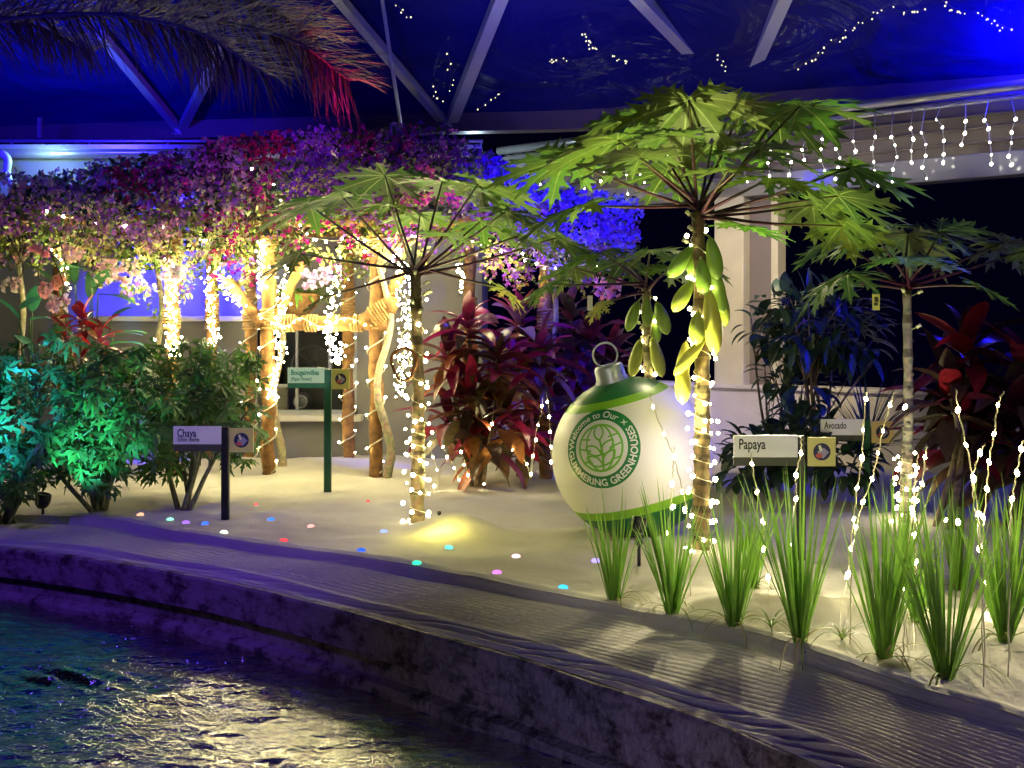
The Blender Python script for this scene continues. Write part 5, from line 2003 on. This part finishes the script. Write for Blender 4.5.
# ------------------------------------------------------------------ icicle lights along the gutter
def icicles():
    cols = [(596, 168, 3), (612, 172, 2), (637, 166, 4), (652, 164, 3), (676, 158, 3), (690, 150, 1), (778, 142, 4), (796, 143, 4), (812, 138, 3), (830, 138, 4), (845, 136, 5), (861, 139, 4), (881, 139, 5), (899, 135, 5),
            (919, 128, 4), (931, 132, 5), (946, 118, 5), (971, 122, 3), (994, 118, 5), (1016, 118, 5), (1040, 112, 4), (752, 160, 3), (568, 172, 2), (552, 176, 2)]
    a = wpt(wall_s(552), 3.14, 0.16)
    root = thing('icicle_light_string', 'cool white icicle lights hanging along the gutter over the dark opening', 'string lights', tuple(a))
    cols = sorted(cols)
    mb = MB()
    top = [wpt(wall_s(x), 3.12 - 0.03 * abs(math.sin(i * 1.9)), 0.16) for i, (x, y, n) in enumerate(cols)]
    mb.tube(smooth_path(top, 120), 0.004, 5)
    mb.build('wire', M['plate_white'], root)
    bl = []
    for i, (x, y, n) in enumerate(cols):
        t = top[i]
        s = wall_s(x)
        z = H + (HOR - y) * t.y / F
        pts = [t]
        for k in range(n):
            q = wpt(s + U(-.035, .035), z - k * 0.10 + U(-.02, .02), 0.17 + U(-.02, .02))
            bl.append(q)
            pts.append(q + V((0, 0, 0.01)))
        mb = MB()
        mb.tube(pts if len(pts) > 1 else [t, t - V((0, 0, 0.1))], 0.0042, 5)
        mb.build('drop_wire', M['plate_white'], root)
    put_bulbs(root, bl, BULB_COOL)


icicles()

# ------------------------------------------------------------------ pebble lights
PEB = [(93, 518, (0.15, 0.9, 0.9), 'cyan', 'under the green lit chaya'), (140, 524, (1.0, 0.45, 0.25), 'orange', 'between the two chaya shrubs'), (170, 520, (0.3, 1.0, 0.7), 'mint green', 'before the dark chaya shrub'),
       (186, 523, (0.35, 0.15, 1.0), 'violet', 'next to the mint one before the dark chaya'), (205, 524, (0.05, 0.15, 1.0), 'blue', 'beside the chaya sign post'), (224, 533, (0.75, 1.0, 0.75), 'white', 'in front of the chaya sign post'),
       (271, 520, (0.05, 0.2, 1.0), 'blue', 'between the chaya and bougainvillea signs'), (311, 527, (1.0, 0.45, 0.4), 'salmon', 'before the bougainvillea sign'), (284, 541, (1.0, 0.06, 0.08), 'red', 'on the bed edge before the bougainvillea sign'),
       (384, 532, (0.3, 0.4, 1.0), 'bluish white', 'beside the sand mound at the fruitless papaya'), (361, 551, (0.02, 0.1, 1.0), 'deep blue', 'on the bed edge before the fruitless papaya'),
       (417, 563, (0.05, 0.9, 0.45), 'green', 'on the bed edge below the sand mound'), (449, 549, (0.15, 0.9, 0.75), 'turquoise', 'on the sand below the mound'), (497, 573, (0.85, 0.2, 0.9), 'magenta', 'on the bed edge halfway to the ball'),
       (516, 557, (1.0, 0.65, 0.75), 'pale pink', 'on the open sand before the ball'), (596, 562, (0.45, 0.35, 1.0), 'pale violet', 'beside the first rice clump at the ball'), (563, 588, (0.05, 0.55, 1.0), 'sky blue', 'on the bed edge below the ball'),
       (679, 578, (0.05, 0.7, 1.0), 'bright cyan', 'inside the rice clump at the tallest papaya'), (368, 502, (1.0, 0.1, 0.1), 'faint red', 'far back near the twisted trunk'), (256, 505, (1.0, 0.12, 0.12), 'small red', 'behind the chaya sign')]
for i, (px, py, c, cn, where) in enumerate(PEB):
    g = gz(px, py)
    g.z = bed_z(g.x, g.y) if g.y > BY(g.x) else -0.045
    mb = MB()
    rx = 0.024 if i not in (18, 19) else 0.014
    prof = [(0.0003, 0.011), (rx * 0.45, 0.010), (rx * 0.8, 0.006), (rx, 0.0), (rx * 0.9, -0.008), (0.0003, -0.01)]
    mb.lathe([(r, h) for r, h in prof], g + V((0, 0, 0.004)), V((U(-.15, .15), U(-.15, .15), 1)), 14)
    m = mat_emit('glowing_pebble_' + cn.replace(' ', '_'), c, 1.5 if i != 5 else 2.2)
    tag(mb.build('pebble_light', m, None, g), cn + ' glowing pebble light ' + where, 'light', 'glowing pebble lights')

# ------------------------------------------------------------------ small spot lamps
def spot_lamp(label, px, py, aim, r=0.035, hgt=0.12):
    g = gz(px, py)
    root = thing('garden_spotlight', label, 'lamp', tuple(g), 'black garden spotlights')
    mb = MB()
    mb.tube([g - V((0, 0, 0.05)), g + V((0, 0, hgt * 0.55))], [0.010, 0.008], 8)
    mb.build('stake', M['black'], root)
    c = g + V((0, 0, hgt * 0.8))
    d = (V(aim) - c).normalized()
    mb = MB()
    mb.box(g + V((0, 0, hgt * 0.5)), (r * 0.9, r * 0.7, hgt * 0.22), bev=0.004)
    mb.build('bracket', M['black'], root)
    mb = MB()
    mb.lathe([(0.0, -r * 1.3), (r * 0.45, -r * 1.2), (r * 0.8, -r * 0.85), (r * 0.98, -r * 0.3), (r, r * 0.3), (r * 0.94, r * 0.7), (r * 0.84, r * 0.75), (r * 0.8, r * 0.5), (0.0, r * 0.5)], c, d, 20)
    mb.build('lamp_head', M['black'], root)
    return c, d


sp1 = spot_lamp('black garden spotlight standing before the green foot of the ball', 639, 566, P(690, 190, 5.9), 0.040, 0.27)
sp2 = spot_lamp('tiny black garden spotlight on the mound by the fruitless papaya', 439, 522, P(420, 220, 6.8), 0.014, 0.07)
sp3 = spot_lamp('dark round spotlight under the leaves of the cyan lit chaya', 43, 514, P(60, 430, 7.1), 0.05, 0.12)


# ------------------------------------------------------------------ lights
def spot(name, loc, to, col, power, deg, size=0.05, blend=0.5):
    l = bpy.data.lights.new(name, 'SPOT')
    l.color = col
    l.energy = power
    l.spot_size = math.radians(deg)
    l.spot_blend = blend
    l.shadow_soft_size = size
    o = bpy.data.objects.new(name, l)
    COL.objects.link(o)
    o.location = loc
    d = V(to) - V(loc)
    o.rotation_euler = d.to_track_quat('-Z', 'Y').to_euler()
    return o


def point(name, loc, col, power, size=0.05):
    l = bpy.data.lights.new(name, 'POINT')
    l.color = col
    l.energy = power
    l.shadow_soft_size = size
    o = bpy.data.objects.new(name, l)
    COL.objects.link(o)
    o.location = loc
    return o


BLUE = (0.015, 0.01, 1.0)
SUNY = (0.95, 1.0, 0.38)
# uplights at the papayas, out of the small garden spotlights
spot('uplight_papaya', sp1[0] + sp1[1] * 0.06, P(708, 150, 6.1), SUNY, 280, 72, 0.04, 0.7)
spot('uplight_fruitless_papaya', sp2[0] + sp2[1] * 0.03, P(425, 210, 7.1), SUNY, 200, 74, 0.03, 0.8)
point('mound_lamp', gz(438, 534) + V((0.0, -0.03, 0.15)), (1.0, 0.9, 0.16), 5, 0.03)
spot('uplight_slender_papaya', gz(890, 545) + V((0, 0, 0.1)), P(900, 225, 6.8), (0.95, 0.97, 0.55), 50, 80, 0.04, 0.8)
# coloured floods on the chaya
spot('flood_cyan', V((-3.5, 5.0, 0.45)), P(-4, 420, 6.9), (0.02, 0.33, 1.0), 1700, 26, 0.05, 0.8)
spot('flood_green', gz(92, 519) + V((0.0, -0.75, 0.12)), P(102, 425, 7.0), (0.10, 0.9, 1.0), 170, 44, 0.03, 0.9)
# stage floods under the roof
point('blue_glow_roof', on_roof(1045, 62, 0.35), BLUE, 120, 0.08)
spot('blue_wash_roof', V((-4.2, 8.3, 3.0)), P(30, 60, 10.6), BLUE, 560, 110, 0.2, 1.0)
spot('blue_wash_roof_high', V((-0.2, 8.4, 2.95)), P(640, 10, 9.6), BLUE, 45, 150, 0.2, 1.0)
spot('blue_wash_palm', V((-2.2, 3.5, 1.4)), P(170, 30, 6.2), BLUE, 420, 70, 0.2, 1.0)
spot('blue_flood_flowers', V((0.7, 7.6, 3.4)), P(555, 225, 8.9), BLUE, 1100, 60, 0.1, 0.7)
spot('violet_flood_flowers', V((-1.0, 7.6, 4.0)), P(200, 145, 9.4), (0.20, 0.015, 1.0), 200, 70, 0.1, 0.8)
spot('magenta_flood_flowers', V((-1.9, 7.4, 4.0)), P(270, 160, 9.0), (1.0, 0.03, 0.35), 50, 60, 0.1, 0.8)
spot('blue_flood_wall', V((-3.1, 9.75, 2.6)), V((-3.15, 10.3, 1.95)), BLUE, 1300, 84, 0.03, 0.4)

spot('blue_flood_shrubs', V((4.2, 5.6, 3.3)), P(825, 330, 8.3), BLUE, 1000, 30, 0.1, 0.7)
spot('violet_flood_curb', V((-3.6, 3.2, 3.8)), V((-2.3, 5.9, -0.1)), (0.17, 0.05, 1.0), 380, 50, 0.2, 0.9)
spot('violet_flood_strip', V((3.4, 1.4, 1.5)), V((1.0, 3.6, 0)), (0.20, 0.10, 1.0), 80, 40, 0.1, 0.9)
spot('blue_flood_curb_foot', V((-0.9, 2.4, 0.1)), V((0.3, 4.0, -0.32)), BLUE, 12, 60, 0.1, 0.9)
spot('violet_spot_chaya_sign', V((-3.0, 2.5, 1.9)), P(208, 437, 7.0), (0.62, 0.55, 1.0), 110, 9, 0.05, 0.6)
spot('red_flood_palm', P(365, 330, 5.2), P(352, 70, 6.0), (1.0, 0.012, 0.13), 1100, 22, 0.05, 0.9)
point('cyan_lamp_gutter', P(40, 156, 9.95), (0.5, 1.0, 0.85), 9, 0.04)
# house light high under the roof, coloured spots, and unseen fills
spot('house_light', V((-1.2, 0.2, 3.4)), P(775, 480, 6.2), (1.0, 0.90, 0.76), 230, 30, 0.3, 0.9)
spot('blue_spot_ball', V((2.5, 5.2, 2.3)), V((0.95, 6.3, 0.65)), (0.10, 0.06, 1.0), 170, 24, 0.05, 0.8)
spot('blue_spot_ti', V((0.6, 7.0, 3.2)), P(545, 335, 9.0), BLUE, 420, 30, 0.05, 0.8)
spot('strip_backlight', V((1.72, 7.1, 1.3)), V((1.0, 3.7, 0)), (1.0, 0.88, 0.55), 560, 46, 0.04, 0.9)  # unseen lamp added behind the strip to bring out the sand ridges
spot('violet_flood_sand', V((3.6, 2.6, 3.6)), V((1.9, 7.0, 0)), (0.28, 0.18, 1.0), 200, 34, 0.2, 0.9)
spot('pond_side_light', V((1.5, 0.6, -0.12)), V((0.8, 3.4, -0.22)), (0.75, 0.62, 0.66), 110, 44, 0.2, 0.9)  # unseen low lamp added to lift the dark curb face
spot('wall_downlight', V((1.9, 8.0, 3.0)), P(735, 350, 10.4), (1.0, 0.83, 0.50), 330, 70, 0.1, 0.8)  # unseen fill added to warm and brighten the column and low wall
spot('garden_light', V((1.5, 7.9, 3.3)), V((1.0, 4.2, 0)), (1.0, 0.88, 0.52), 160, 52, 0.1, 0.8)  # added from behind to brighten the raked strip and the rice
spot('mint_spot_sign', V((-1.6, 5.0, 1.2)), P(306, 376, 8.25), (0.45, 1.0, 0.8), 90, 8, 0.05, 0.7)
point('cool_lamp_gutter', wpt(wall_s(505), 3.02, 0.55), (0.6, 0.8, 1.0), 12, 0.05)
spot('path_light', V((4.6, 5.0, 0.95)), V((0.7, 3.9, -0.05)), (1.0, 0.86, 0.50), 600, 40, 0.05, 0.8)  # unseen grazing lamp added for more contrast between the ridges
spot('strut_wash', V((0.4, 8.2, 2.9)), P(600, 40, 9.5), (0.5, 0.42, 1.0), 8, 150, 0.2, 1.0)
for px, py, e in ((60, 268, 12), (140, 286, 18), (225, 286, 15), (320, 264, 22), (405, 262, 28), (500, 268, 10)):
    point('pergola_lamp', P(px, py, 8.7), (1.0, 0.90, 0.42), e, 0.09)  # added under the flowers to brighten the pond's reflections

w = bpy.data.worlds.new('night')
SC.world = w
w.use_nodes = True
bg = w.node_tree.nodes.get('Background')
bg.inputs['Color'].default_value = (0.10, 0.06, 1.0, 1)
bg.inputs['Strength'].default_value = 0.004

# ------------------------------------------------------------------ camera and view
cam = bpy.data.cameras.new('camera')
cam.sensor_width = 36.0
cam.lens = F / 1024.0 * 36.0
cam.shift_y = (HOR - 384.0) / 1024.0
cam.clip_start = 0.05
cam.clip_end = 100
co = bpy.data.objects.new('camera', cam)
COL.objects.link(co)
co.location = (0, 0, H)
co.rotation_euler = (math.pi / 2, 0, 0)
SC.camera = co
SC.view_settings.view_transform = 'Standard'
SC.view_settings.look = 'None'
SC.view_settings.exposure = 0.22
SC.view_settings.gamma = 1.0
SC.view_settings.use_curve_mapping = False
SC.cycles.max_bounces = 6
SC.cycles.diffuse_bounces = 3
SC.cycles.glossy_bounces = 3
SC.cycles.transmission_bounces = 4
SC.cycles.transparent_max_bounces = 6
SC.cycles.sample_clamp_indirect = 6.0
SC.cycles.caustics_reflective = False
SC.cycles.caustics_refractive = False
